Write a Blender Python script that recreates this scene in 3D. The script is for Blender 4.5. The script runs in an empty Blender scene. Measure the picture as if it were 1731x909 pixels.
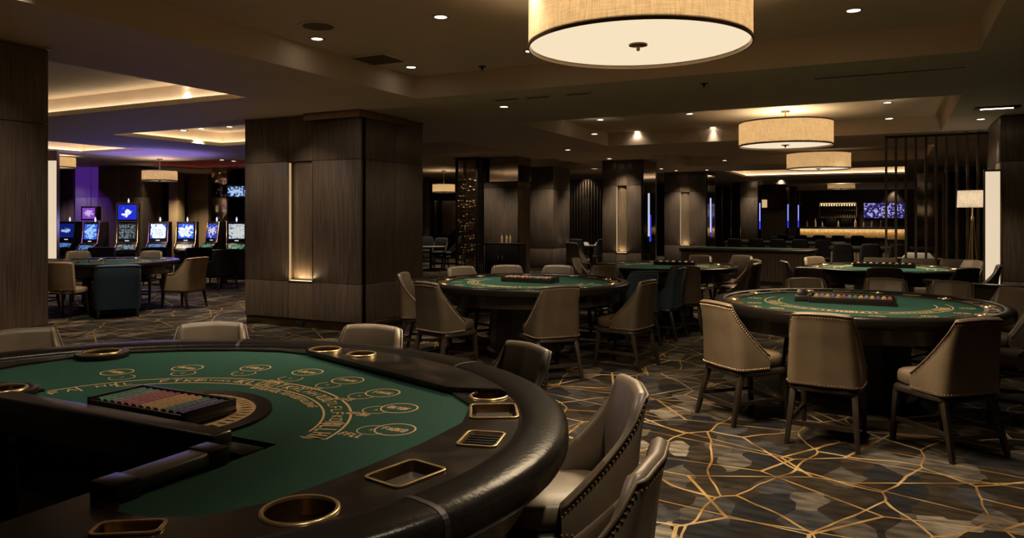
import bpy, bmesh, math, random
from mathutils import Vector, Matrix
from mathutils.geometry import delaunay_2d_cdt
PI = math.pi
R2 = math.radians
SC = bpy.context.scene
COL = SC.collection
random.seed(7)

# ------------------------------------------------------------------ camera frame
CAM_H = 1.7
FPX, CX, HZ = 1270.0, 865.5, 366.0          # focal length in pixels of the 1731 x 909 frame, horizon row
YAW = math.atan2(645.0, 1270.0)
CA, SA = math.cos(YAW), math.sin(YAW)
def cw(xr, d): return (xr*CA - d*SA, xr*SA + d*CA)            # camera-aligned metres -> room axes
def at(px, d): return cw((px-CX)*d/FPX, d)
def onz(px, py, z): return at(px, (CAM_H-z)*FPX/(py-HZ))

# ------------------------------------------------------------------ materials
def new_mat(name):
    m = bpy.data.materials.new(name); m.use_nodes = True
    nt = m.node_tree
    return m, nt, nt.nodes, nt.links, nt.nodes['Principled BSDF']
def setp(b, col=None, rough=None, metal=None, spec=None, coat=None):
    if col is not None: b.inputs['Base Color'].default_value = (*col, 1)
    if rough is not None: b.inputs['Roughness'].default_value = rough
    if metal is not None: b.inputs['Metallic'].default_value = metal
    if spec is not None: b.inputs['Specular IOR Level'].default_value = spec
    if coat is not None: b.inputs['Coat Weight'].default_value = coat; b.inputs['Coat Roughness'].default_value = .15
def ramp(N, stops, interp='LINEAR'):
    r = N.new('ShaderNodeValToRGB'); e = r.color_ramp.elements; r.color_ramp.interpolation = interp
    while len(e) < len(stops): e.new(.5)
    for k, (p, c) in enumerate(stops): e[k].position = p; e[k].color = (*c, 1)
    return r
def tex_coord(N, L, scale=(1,1,1), kind='Object', rot=(0,0,0)):
    t = N.new('ShaderNodeTexCoord'); mp = N.new('ShaderNodeMapping')
    mp.inputs['Scale'].default_value = scale; mp.inputs['Rotation'].default_value = rot
    L.new(t.outputs[kind], mp.inputs['Vector']); return mp
def noise(N, L, vec, scale, detail=4, rough=.5, dist=0):
    n = N.new('ShaderNodeTexNoise'); n.inputs['Scale'].default_value = scale; n.inputs['Detail'].default_value = detail
    n.inputs['Roughness'].default_value = rough; n.inputs['Distortion'].default_value = dist
    L.new(vec.outputs['Vector'], n.inputs['Vector']); return n
def bump(N, L, b, h, strength, dist=.01):
    u = N.new('ShaderNodeBump'); u.inputs['Strength'].default_value = strength; u.inputs['Distance'].default_value = dist
    L.new(h, u.inputs['Height']); L.new(u.outputs['Normal'], b.inputs['Normal'])
def noisy(name, c0, c1, scale=8, rough=.5, metal=0, spec=.5, stretch=(1,1,1), bmp=0, coat=None, detail=4, lo=.3, hi=.7):
    m, nt, N, L, b = new_mat(name); setp(b, c0, rough, metal, spec, coat)
    v = tex_coord(N, L, stretch); n = noise(N, L, v, scale, detail)
    r = ramp(N, [(lo, c0), (hi, c1)]); L.new(n.outputs['Fac'], r.inputs['Fac']); L.new(r.outputs['Color'], b.inputs['Base Color'])
    if bmp: bump(N, L, b, n.outputs['Fac'], bmp)
    return m
def emis(name, col, strength):
    m, nt, N, L, b = new_mat(name); setp(b, (.02,.02,.02), .6)
    b.inputs['Emission Color'].default_value = (*col, 1); b.inputs['Emission Strength'].default_value = strength
    return m
M = {}
M['ceil'] = noisy('ceiling_paint', (.70,.585,.455), (.74,.62,.485), 3, .7, spec=.25)
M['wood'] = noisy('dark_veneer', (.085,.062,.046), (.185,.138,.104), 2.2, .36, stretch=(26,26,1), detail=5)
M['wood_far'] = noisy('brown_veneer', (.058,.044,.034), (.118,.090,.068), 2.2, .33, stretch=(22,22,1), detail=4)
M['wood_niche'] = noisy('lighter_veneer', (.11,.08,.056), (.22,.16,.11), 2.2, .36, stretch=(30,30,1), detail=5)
M['black_wood'] = noisy('black_lacquer', (.012,.009,.007), (.022,.016,.012), 6, .28, stretch=(1,8,8))
M['leg_wood'] = noisy('espresso_wood', (.012,.008,.0055), (.022,.015,.010), 5, .4, stretch=(8,8,1))
M['marble'] = noisy('dark_marble', (.012,.0095,.0075), (.036,.028,.021), 6, .22, spec=.28, detail=9, lo=.48, hi=.74)
M['brass'] = noisy('brass', (.58,.40,.19), (.66,.47,.24), 12, .27, .85)
M['tray_plate'] = noisy('smoked_steel', (.20,.18,.155), (.26,.235,.20), 5, .22, .8)
M['stud'] = noisy('painted_glints', (.75,.56,.32), (.85,.66,.4), 9, .4)  # pale colour painted in for sparkles on the lattice
M['rail'] = noisy('charcoal_rail', (.05,.043,.038), (.07,.06,.053), 8, .3)
M['post'] = noisy('bronzed_post', (.045,.033,.024), (.07,.052,.038), 4, .28, .4)
M['cup'] = noisy('dark_brass', (.16,.11,.055), (.24,.165,.08), 6, .3, 1)
M['nail'] = noisy('antique_nails', (.26,.175,.09), (.36,.25,.135), 12, .38, .3)
M['bronze'] = noisy('bronze', (.20,.14,.09), (.26,.18,.11), 12, .3, 1)
M['mirror'] = noisy('smoked_mirror', (.30,.25,.2), (.36,.3,.24), 2, .08, 1)
M['pier'] = noisy('bronze_panel', (.20,.14,.075), (.27,.19,.10), 2, .35)
M['gold_glow'] = noisy('gold_panel', (.45,.32,.18), (.5,.36,.2), 2, .22, 1)
M['felt'] = noisy('green_felt', (.014,.046,.033), (.018,.056,.040), 90, .95, spec=.1, bmp=.05)
M['gold_print'] = noisy('gold_print', (.40,.265,.11), (.46,.31,.13), 30, .7)
M['black_leather'] = noisy('black_leather', (.007,.0058,.005), (.011,.009,.0075), 60, .26, spec=.11, bmp=.12)
M['tan_leather'] = noisy('taupe_leather', (.108,.080,.053), (.146,.109,.073), 5, .42, bmp=.05)
M['dark_leather'] = noisy('brown_leather', (.040,.029,.019), (.056,.041,.028), 5, .4, bmp=.05)
M['cream_leather'] = noisy('cream_leather', (.20,.145,.088), (.26,.185,.112), 5, .45, bmp=.05)
M['navy'] = noisy('navy_fabric', (.014,.034,.056), (.021,.048,.076), 40, .75, bmp=.1)
M['black_fabric'] = noisy('black_fabric', (.006,.006,.007), (.010,.010,.012), 40, .7, spec=.2)
M['sofa'] = noisy('grey_brown_leather', (.07,.055,.042), (.095,.076,.058), 6, .4)
M['black_metal'] = noisy('black_metal', (.018,.016,.014), (.028,.025,.022), 8, .3, .7)
M['black'] = noisy('matt_black', (.008,.007,.006), (.012,.010,.009), 8, .5)
M['stone_lit'] = noisy('amber_stone', (.32,.20,.085), (.62,.44,.21), 9, .5, detail=8)
M['white_cloth'] = noisy('white_linen', (.5,.47,.43), (.6,.57,.52), 8, .7)
M['speaker'] = noisy('speaker_mesh', (.13,.10,.075), (.17,.135,.10), 200, .8)
M['white_metal'] = noisy('satin_trim', (.5,.44,.36), (.56,.5,.42), 10, .4)
M['lamp_on'] = emis('downlight_on', (1,.86,.66), 9)
M['diffuser'] = emis('drum_diffuser', (1,.82,.57), .93)
M['cove'] = emis('cove_strip', (1,.82,.58), 8)
M['panel_on'] = emis('panel_light', (1,.80,.56), .78)
M['warm_strip'] = emis('warm_strip', (1,.74,.44), 1.6)
M['blue_strip'] = emis('blue_strip', (.04,.06,1), .7)
M['white_strip'] = emis('white_strip', (.7,.75,1), .9)
M['bar_strip'] = emis('bar_strip', (1,.76,.46), 1.4)
M['purple_glow'] = emis('painted_purple_glow', (.33,.085,1), .15)  # faint emission paints the purple light falling on the pillar
M['reveal_strip'] = emis('reveal_strip', (1,.72,.42), .5)
M['flame'] = emis('candle_lamp', (.75,.72,1), 1.3)
M['red_glow'] = emis('red_cove', (.9,.13,.07), .35)
M['bottle'] = noisy('bottle_glass', (.35,.22,.10), (.75,.6,.4), 3, .2)

def shade_mat(name, col, trans):
    m, nt, N, L, b = new_mat(name)
    out = N['Material Output']; d = N.new('ShaderNodeBsdfDiffuse'); t = N.new('ShaderNodeBsdfTranslucent'); mx = N.new('ShaderNodeMixShader')
    v = tex_coord(N, L, (1,1,1)); v2 = tex_coord(N, L, (6,6,160)); v3 = tex_coord(N, L, (120,120,6))
    n1 = noise(N, L, v2, 1.6, 3); n2 = noise(N, L, v3, 1.2, 3)
    ad = N.new('ShaderNodeMath'); ad.operation = 'ADD'; L.new(n1.outputs['Fac'], ad.inputs[0]); L.new(n2.outputs['Fac'], ad.inputs[1])
    hl = N.new('ShaderNodeMath'); hl.operation = 'MULTIPLY'; hl.inputs[1].default_value = .5; L.new(ad.outputs[0], hl.inputs[0])
    r = ramp(N, [(.34, tuple(c*.55 for c in col)), (.64, col)]); L.new(hl.outputs[0], r.inputs['Fac'])
    L.new(r.outputs['Color'], d.inputs['Color']); L.new(r.outputs['Color'], t.inputs['Color'])
    mx.inputs['Fac'].default_value = trans
    L.new(d.outputs[0], mx.inputs[1]); L.new(t.outputs[0], mx.inputs[2]); L.new(mx.outputs[0], out.inputs['Surface'])
    return m
M['shade'] = shade_mat('woven_shade', (.54,.43,.29), .62)
M['white_shade'] = shade_mat('cream_shade', (.72,.66,.56), .6)

def carpet_mat():
    m, nt, N, L, b = new_mat('patterned_carpet'); setp(b, None, .95, 0, .1)
    tc = N.new('ShaderNodeTexCoord')
    def math_(op, a, bb=None, val=None):
        n = N.new('ShaderNodeMath'); n.operation = op
        L.new(a, n.inputs[0])
        if bb is not None: L.new(bb, n.inputs[1])
        if val is not None: n.inputs[1].default_value = val
        return n.outputs[0]
    wn = N.new('ShaderNodeTexNoise'); wn.inputs['Scale'].default_value = 1.1; wn.inputs['Detail'].default_value = 2
    L.new(tc.outputs['Object'], wn.inputs['Vector'])
    sub = N.new('ShaderNodeVectorMath'); sub.operation = 'SUBTRACT'; sub.inputs[1].default_value = (.5,.5,.5)
    L.new(wn.outputs['Color'], sub.inputs[0])
    sc_ = N.new('ShaderNodeVectorMath'); sc_.operation = 'SCALE'; sc_.inputs['Scale'].default_value = .35
    L.new(sub.outputs[0], sc_.inputs[0])
    add = N.new('ShaderNodeVectorMath'); add.operation = 'ADD'; L.new(tc.outputs['Object'], add.inputs[0]); L.new(sc_.outputs[0], add.inputs[1])
    def mapped(src, rot, scale):
        mp = N.new('ShaderNodeMapping'); mp.inputs['Rotation'].default_value = (0,0,rot); mp.inputs['Scale'].default_value = scale
        L.new(src, mp.inputs['Vector']); return mp.outputs[0]
    def edge(src, scale, width, rnd=1.0):
        v = N.new('ShaderNodeTexVoronoi'); v.voronoi_dimensions = '2D'; v.feature = 'DISTANCE_TO_EDGE'; v.inputs['Scale'].default_value = scale; v.inputs['Randomness'].default_value = rnd
        L.new(src, v.inputs['Vector']); return math_('LESS_THAN', v.outputs['Distance'], val=width)
    e1 = edge(mapped(add.outputs[0], .5, (1,.62,1)), 1.9, .0125)
    e2 = edge(mapped(tc.outputs['Object'], -.45, (.5,1.0,1)), 1.45, .0085)
    e3 = edge(mapped(tc.outputs['Object'], 1.15, (.55,1.1,1)), 1.05, .0065)
    lines = math_('MAXIMUM', math_('MAXIMUM', e1, e2), e3)
    pv = N.new('ShaderNodeTexVoronoi'); pv.voronoi_dimensions = '2D'; pv.distance = 'CHEBYCHEV'; pv.inputs['Scale'].default_value = 5.0
    L.new(mapped(tc.outputs['Object'], .62, (1,.6,1)), pv.inputs['Vector']); pv.inputs['Randomness'].default_value = .85
    sp = N.new('ShaderNodeSeparateColor'); L.new(pv.outputs['Color'], sp.inputs[0])
    r1 = ramp(N, [(0,(.013,.0125,.0145)),(.2,(.028,.020,.013)),(.40,(.058,.050,.040)),(.54,(.016,.012,.009)),(.68,(.034,.033,.034)),(.83,(.082,.071,.058)),(.94,(.16,.138,.110))], 'CONSTANT')
    L.new(sp.outputs[0], r1.inputs['Fac'])
    fn = N.new('ShaderNodeTexNoise'); fn.inputs['Scale'].default_value = 5; fn.inputs['Detail'].default_value = 6
    L.new(mapped(tc.outputs['Object'], .3, (1,3,1)), fn.inputs['Vector'])
    r2 = ramp(N, [(.38,(.38,.38,.38)),(.62,(.98,.98,.98))]); L.new(fn.outputs['Fac'], r2.inputs['Fac'])
    mul = N.new('ShaderNodeMix'); mul.data_type = 'RGBA'; mul.blend_type = 'MULTIPLY'; mul.inputs[0].default_value = 1
    L.new(r1.outputs['Color'], mul.inputs[6]); L.new(r2.outputs['Color'], mul.inputs[7])
    gn = N.new('ShaderNodeTexNoise'); gn.inputs['Scale'].default_value = 3.2; L.new(tc.outputs['Object'], gn.inputs['Vector'])
    rg = ramp(N, [(.35,(.09,.05,.014)),(.5,(.21,.125,.038)),(.68,(.30,.22,.115))]); L.new(gn.outputs['Fac'], rg.inputs['Fac'])
    mx = N.new('ShaderNodeMix'); mx.data_type = 'RGBA'; L.new(lines, mx.inputs[0]); L.new(mul.outputs[2], mx.inputs[6]); L.new(rg.outputs['Color'], mx.inputs[7])
    L.new(mx.outputs[2], b.inputs['Base Color'])
    pile = N.new('ShaderNodeTexNoise'); pile.inputs['Scale'].default_value = 260; L.new(tc.outputs['Object'], pile.inputs['Vector'])
    bump(N, L, b, pile.outputs['Fac'], .25, .004)
    return m
M['carpet'] = carpet_mat()

def screen_mat(name, back, fore, strength, scale=9, seed=0.0, thr=.5, radial=1.0, size=(.2,.15)):
    """a lit display: pale picture shapes on a coloured field"""
    m, nt, N, L, b = new_mat(name); setp(b, (.01,.01,.01), .2)
    tc = N.new('ShaderNodeTexCoord'); mp = N.new('ShaderNodeMapping'); mp.inputs['Location'].default_value = (seed, seed*.7, seed*.3)
    L.new(tc.outputs['Object'], mp.inputs['Vector'])
    n = N.new('ShaderNodeTexNoise'); n.inputs['Scale'].default_value = scale; n.inputs['Detail'].default_value = 5; n.inputs['Roughness'].default_value = .65
    L.new(mp.outputs[0], n.inputs['Vector'])
    mp2 = N.new('ShaderNodeMapping'); mp2.inputs['Scale'].default_value = (1/size[0], 0, 1/size[1]); L.new(tc.outputs['Object'], mp2.inputs['Vector'])
    ln = N.new('ShaderNodeVectorMath'); ln.operation = 'LENGTH'; L.new(mp2.outputs[0], ln.inputs[0])
    ma = N.new('ShaderNodeMath'); ma.operation = 'MULTIPLY_ADD'; ma.inputs[1].default_value = -.32*radial; L.new(ln.outputs['Value'], ma.inputs[0]); L.new(n.outputs['Fac'], ma.inputs[2])
    r = ramp(N, [(thr-.32*radial*.6-.03, back), (thr-.32*radial*.6+.01, fore), (min(.99, thr+.22-.32*radial*.6), tuple(min(1, c*.55+.12) for c in fore))])
    L.new(ma.outputs[0], r.inputs['Fac']); L.new(r.outputs['Color'], b.inputs['Emission Color']); b.inputs['Emission Strength'].default_value = strength
    return m

# ------------------------------------------------------------------ mesh builder
class MB:
    def __init__(self): self.v = []; self.f = []
    def add(self, vs, fs, mat=None):
        o = len(self.v)
        self.v += [tuple(mat @ Vector(p)) if mat else tuple(p) for p in vs]
        self.f += [tuple(o+i for i in f) for f in fs]
        return self
    def box(self, x0, y0, z0, x1, y1, z1, mat=None, top=None):
        """top: optional (dx, dy) inset of the upper face"""
        a, b = top or (0, 0)
        vs = [(x0,y0,z0),(x1,y0,z0),(x1,y1,z0),(x0,y1,z0),(x0+a,y0+b,z1),(x1-a,y0+b,z1),(x1-a,y1-b,z1),(x0+a,y1-b,z1)]
        return self.add(vs, [(3,2,1,0),(4,5,6,7),(0,1,5,4),(1,2,6,5),(2,3,7,6),(3,0,4,7)], mat)
    def lathe(self, prof, n=24, mat=None, cap=True):
        vs = []; fs = []; k = len(prof)
        for i in range(n):
            a = 2*PI*i/n
            for r, z in prof: vs.append((r*math.cos(a), r*math.sin(a), z))
        for i in range(n):
            j = (i+1) % n
            for q in range(k-1): fs.append((i*k+q, j*k+q, j*k+q+1, i*k+q+1))
        if cap:
            if prof[0][0] > 1e-5: fs.append(tuple(i*k for i in range(n))[::-1])
            if prof[-1][0] > 1e-5: fs.append(tuple(i*k+k-1 for i in range(n)))
        return self.add(vs, fs, mat)
    def loft(self, secs, closed_path=False, closed_sec=True, cap=True):
        k = len(secs[0]); vs = [p for s in secs for p in s]; fs = []
        n = len(secs)
        for i in range(n if closed_path else n-1):
            j = (i+1) % n
            for q in range(k if closed_sec else k-1):
                r = (q+1) % k
                fs.append((i*k+q, i*k+r, j*k+r, j*k+q))
        if cap and not closed_path and closed_sec:
            fs.append(tuple(range(k))[::-1]); fs.append(tuple((n-1)*k+q for q in range(k)))
        return self.add(vs, fs)
    def tube(self, pts, r, n=8, closed=False, radii=None):
        pts = [Vector(p) for p in pts]; secs = []; m = len(pts)
        for i, p in enumerate(pts):
            a = pts[i-1] if (i > 0 or closed) else p
            b = pts[(i+1) % m] if (i < m-1 or closed) else p
            t = (b-a).normalized()
            up = Vector((0,0,1)) if abs(t.z) < .95 else Vector((1,0,0))
            s = t.cross(up).normalized(); u = s.cross(t)
            rr = radii[i] if radii else r
            secs.append([p + s*rr*math.cos(2*PI*q/n) + u*rr*math.sin(2*PI*q/n) for q in range(n)])
        return self.loft(secs, closed_path=closed)
    def leg(self, p0, p1, w0, w1):
        """square tapered bar from p0 to p1"""
        a, b = Vector(p0), Vector(p1)
        q = [(-1,-1),(1,-1),(1,1),(-1,1)]
        vs = [a+Vector((x*w0/2, y*w0/2, 0)) for x, y in q] + [b+Vector((x*w1/2, y*w1/2, 0)) for x, y in q]
        up = b.z > a.z
        fs = [(3,2,1,0),(4,5,6,7),(0,1,5,4),(1,2,6,5),(2,3,7,6),(3,0,4,7)]
        return self.add(vs, fs if up else [f[::-1] for f in fs])
    def bar(self, p0, p1, w, h):
        a, b = Vector(p0), Vector(p1); t = (b-a); l = t.length; t.normalize()
        up = Vector((0,0,1)) if abs(t.z) < .95 else Vector((0,1,0))
        s = t.cross(up).normalized(); u = s.cross(t)
        mt = Matrix((( s.x,t.x,u.x,a.x),(s.y,t.y,u.y,a.y),(s.z,t.z,u.z,a.z),(0,0,0,1)))
        return self.box(-w/2,0,-h/2,w/2,l,h/2,mt)
    def slab(self, outer, holes, z0, z1):
        """flat plate with holes, outer and holes are 2-D loops"""
        loops = [outer] + list(holes); pts = []; edges = []
        for lp in loops:
            o = len(pts); pts += [Vector((p[0], p[1])) for p in lp]
            edges += [(o+i, o+(i+1) % len(lp)) for i in range(len(lp))]
        v2, e2, f2, *_ = delaunay_2d_cdt(pts, edges, [], 0, 1e-6)
        def inside(p, lp):
            c = False; n = len(lp)
            for i in range(n):
                x0, y0 = lp[i][0], lp[i][1]; x1, y1 = lp[(i+1) % n][0], lp[(i+1) % n][1]
                if (y0 > p[1]) != (y1 > p[1]) and p[0] < (x1-x0)*(p[1]-y0)/(y1-y0)+x0: c = not c
            return c
        keep = []
        for f in f2:
            c = sum((v2[i] for i in f), Vector((0,0)))/len(f)
            if inside(c, outer) and not any(inside(c, h) for h in holes): keep.append(f)
        n = len(v2)
        vs = [(p.x,p.y,z1) for p in v2] + [(p.x,p.y,z0) for p in v2]
        fs = []; cnt = {}
        for f in keep:
            a = sum((v2[f[i]].x*v2[f[(i+1)%len(f)]].y - v2[f[(i+1)%len(f)]].x*v2[f[i]].y) for i in range(len(f)))
            f = tuple(f) if a > 0 else tuple(f)[::-1]
            fs.append(f); fs.append(tuple(n+i for i in f[::-1]))
            for i in range(len(f)):
                e = (f[i], f[(i+1)%len(f)])
                cnt[e] = cnt.get(e, 0)+1
        for (i, j) in list(cnt):
            if (j, i) not in cnt: fs.append((i, n+i, n+j, j))
        return self.add(vs, fs)
    def build(self, name, mat, parent=None, smooth=None, bevel=0, origin=None, subsurf=0, rotz=None, segs=2):
        me = bpy.data.meshes.new(name)
        vs = self.v
        if origin is not None and rotz is None:
            vs = [(a-origin[0], b-origin[1], c-origin[2]) for a, b, c in vs]
        me.from_pydata(vs, [], self.f); me.update()
        bm = bmesh.new(); bm.from_mesh(me); bmesh.ops.recalc_face_normals(bm, faces=bm.faces)
        if bevel:
            es = [e for e in bm.edges if len(e.link_faces) == 2 and e.calc_face_angle(0) > .6]
            bmesh.ops.bevel(bm, geom=es, offset=bevel, segments=segs, profile=.5, affect='EDGES', clamp_overlap=True)
        bm.to_mesh(me); bm.free()
        if smooth is not None:
            me.shade_smooth()
            if smooth < 3: me.set_sharp_from_angle(angle=smooth)
        elif bevel:
            me.shade_smooth(); me.set_sharp_from_angle(angle=.55)
        me.materials.append(mat)
        o = bpy.data.objects.new(name, me); COL.objects.link(o)
        if parent is not None: o.parent = parent
        if subsurf:
            s = o.modifiers.new('smooth', 'SUBSURF'); s.levels = subsurf; s.render_levels = subsurf
        return o
def thing(name, label, cat, loc=(0,0,0), rotz=0, group=None):
    o = bpy.data.objects.new(name, None); COL.objects.link(o)
    o.location = loc; o.rotation_euler = (0,0,rotz); o['label'] = label; o['category'] = cat
    o.empty_display_size = .1
    if group: o['group'] = group
    return o
def tag(o, label, cat, group=None):
    o['label'] = label; o['category'] = cat
    if group: o['group'] = group
    return o
def struct(o, label=None):
    o['kind'] = 'structure'
    if label: o['label'] = label
    return o
def dup(root, loc, rotz=0, label=None, group=None, scale=None):
    r = root.copy(); COL.objects.link(r); r.location = loc; r.rotation_euler = (0,0,rotz)
    if scale: r.scale = scale if not isinstance(scale, (int,float)) else (scale,)*3
    if label: r['label'] = label
    if group: r['group'] = group
    elif 'group' in r: del r['group']
    for ch in KIDS.get(root.name, None) or [c for c in root.children]:
        c = ch.copy(); COL.objects.link(c); c.parent = r
        for g in ch.children:
            d = g.copy(); COL.objects.link(d); d.parent = c
    return r
KIDS = {}
def ell(cx, cy, a, b, n=64, a0=0, a1=2*PI, closed=True):
    m = n if closed else n-1
    return [(cx+a*math.cos(a0+(a1-a0)*i/m), cy+b*math.sin(a0+(a1-a0)*i/m)) for i in range(n)]
PW = {'SPOT': 2.5, 'POINT': 1.0, 'AREA': 1.0}
def light(kind, name, loc, power, col=(1,.78,.52), rot=(0,0,0), **kw):
    d = bpy.data.lights.new(name, kind); d.energy = power*PW[kind]; d.color = col
    for k, v in kw.items(): setattr(d, k, v)
    o = bpy.data.objects.new(name, d); COL.objects.link(o); o.location = loc; o.rotation_euler = rot
    return o

# ------------------------------------------------------------------ room shell
CZ, CZ2 = 3.26, 3.55
XA, XB, YA, YB = -27.0, 8.0, -4.0, 50.0
b = MB(); b.box(XA, YA, -.1, XB, YB, 0); struct(b.build('floor', M['carpet']))
b = MB(); b.box(XA-.2, YA, 0, XA, YB, 3.8); struct(b.build('wall_west', M['wood_far']))
b = MB(); b.box(XB, YA, 0, XB+.2, YB, 3.8); struct(b.build('wall_east', M['wood']))
b = MB(); b.box(XA, YA-.2, 0, XB, YA, 3.8); struct(b.build('wall_entrance', M['wood']))
b = MB(); b.box(XA, YB, 0, XB, YB+.2, 3.8); struct(b.build('wall_bar', M['wood_far']))
# coffers: x0, y0, x1, y1, z
COFF = [(-5.63,-1.5,.72,8.3,CZ2), (-5.63,11.2,.78,15.8,CZ2), (-5.63,18.7,.78,23.3,CZ2), (-5.63,33.7,.78,38,CZ2),
        (-12.2,13.3,-8.2,15.8,CZ2), (-12.2,18.7,-8.2,23.3,CZ2)]
COVES = [(-13.2,1.0,-7.55,7.2), (-18.0,1.0,-15.6,11.8), (-5.2,26.4,.4,30.6), (-20.5,14.6,-16.2,17.6), (-13.25,9.3,-8.2,11.9)]
PK = .2
def cell_z(x, y):
    for (a, c, e, f, z) in COFF:
        if a < x < e and c < y < f: return z
    for (a, c, e, f) in COVES:
        if a-PK < x < e+PK and c-PK < y < f+PK: return 3.58
    return CZ
def make_ceiling():
    xs = sorted({XA, XB} | {v for r in COFF for v in (r[0], r[2])} | {v for r in COVES for v in (r[0]-PK, r[2]+PK)})
    ys = sorted({YA, YB} | {v for r in COFF for v in (r[1], r[3])} | {v for r in COVES for v in (r[1]-PK, r[3]+PK)})
    b = MB(); zz = {}
    for i in range(len(xs)-1):
        for j in range(len(ys)-1):
            z = cell_z((xs[i]+xs[i+1])/2, (ys[j]+ys[j+1])/2); zz[i, j] = z
            b.add([(xs[i],ys[j],z),(xs[i+1],ys[j],z),(xs[i+1],ys[j+1],z),(xs[i],ys[j+1],z)], [(3,2,1,0)])
    for (i, j), z in zz.items():
        z2 = zz.get((i+1, j), z)
        if z2 != z: b.add([(xs[i+1],ys[j],z),(xs[i+1],ys[j+1],z),(xs[i+1],ys[j+1],z2),(xs[i+1],ys[j],z2)], [(0,1,2,3)])
        z2 = zz.get((i, j+1), z)
        if z2 != z: b.add([(xs[i],ys[j+1],z),(xs[i+1],ys[j+1],z),(xs[i+1],ys[j+1],z2),(xs[i],ys[j+1],z2)], [(0,1,2,3)])
    b.box(XA-.3, YA-.3, 3.7, XB+.3, YB+.3, 3.8)
    me = b.build('ceiling', M['ceil']); struct(me)
make_ceiling()
for k, (x0, y0, x1, y1) in enumerate(COVES):
    b = MB()
    o_ = [(x0-PK,y0-PK),(x1+PK,y0-PK),(x1+PK,y1+PK),(x0-PK,y1+PK)]; i_ = [(x0,y0),(x1,y0),(x1,y1),(x0,y1)]
    b.slab(o_, [i_], CZ, CZ+.07)
    t = struct(b.build('trim_%d' % (k+1), M['ceil']))
    s = MB(); w = .035
    for (a, c, e, f) in ((x0-PK+.03,y0-PK+.03,x1+PK-.03,y0-PK+.03+w),(x0-PK+.03,y1+PK-.03-w,x1+PK-.03,y1+PK-.03),
                         (x0-PK+.03,y0-PK+.07,x0-PK+.03+w,y1+PK-.07),(x1+PK-.03-w,y0-PK+.07,x1+PK-.03,y1+PK-.07)):
        s.box(a, c, CZ+.07, e, f, CZ+.085)
    s.build('cove_strip', M['cove'] if k != 3 else M['red_glow'], t)
# thin shadow-gap grooves and slot diffusers along the beams
def slot_vent(px, py, ln, label):
    x, y = onz(px, py, CZ)
    r = thing('slot_vent', label, 'vent', (x, y, CZ), 0)
    b = MB(); b.box(-ln/2,-.05,-.012,ln/2,.05,0); b.build('frame', M['ceil'], r)
    b = MB(); b.box(-ln/2+.02,-.03,-.015,ln/2-.02,.03,-.011); b.build('slot', M['black'], r)
slot_vent(1500,122,1.5,'long dark slot vent in the ceiling beam above the far end of the glossy divider')
slot_vent(856,167,.36,'short slot vent in the ceiling beam, just above a lone downlight')
slot_vent(909,163,.36,'middle one of three short slot vents in the ceiling beam')
slot_vent(977,157,.36,'short slot vent in the ceiling beam, third in line from the big pillar')

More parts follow.
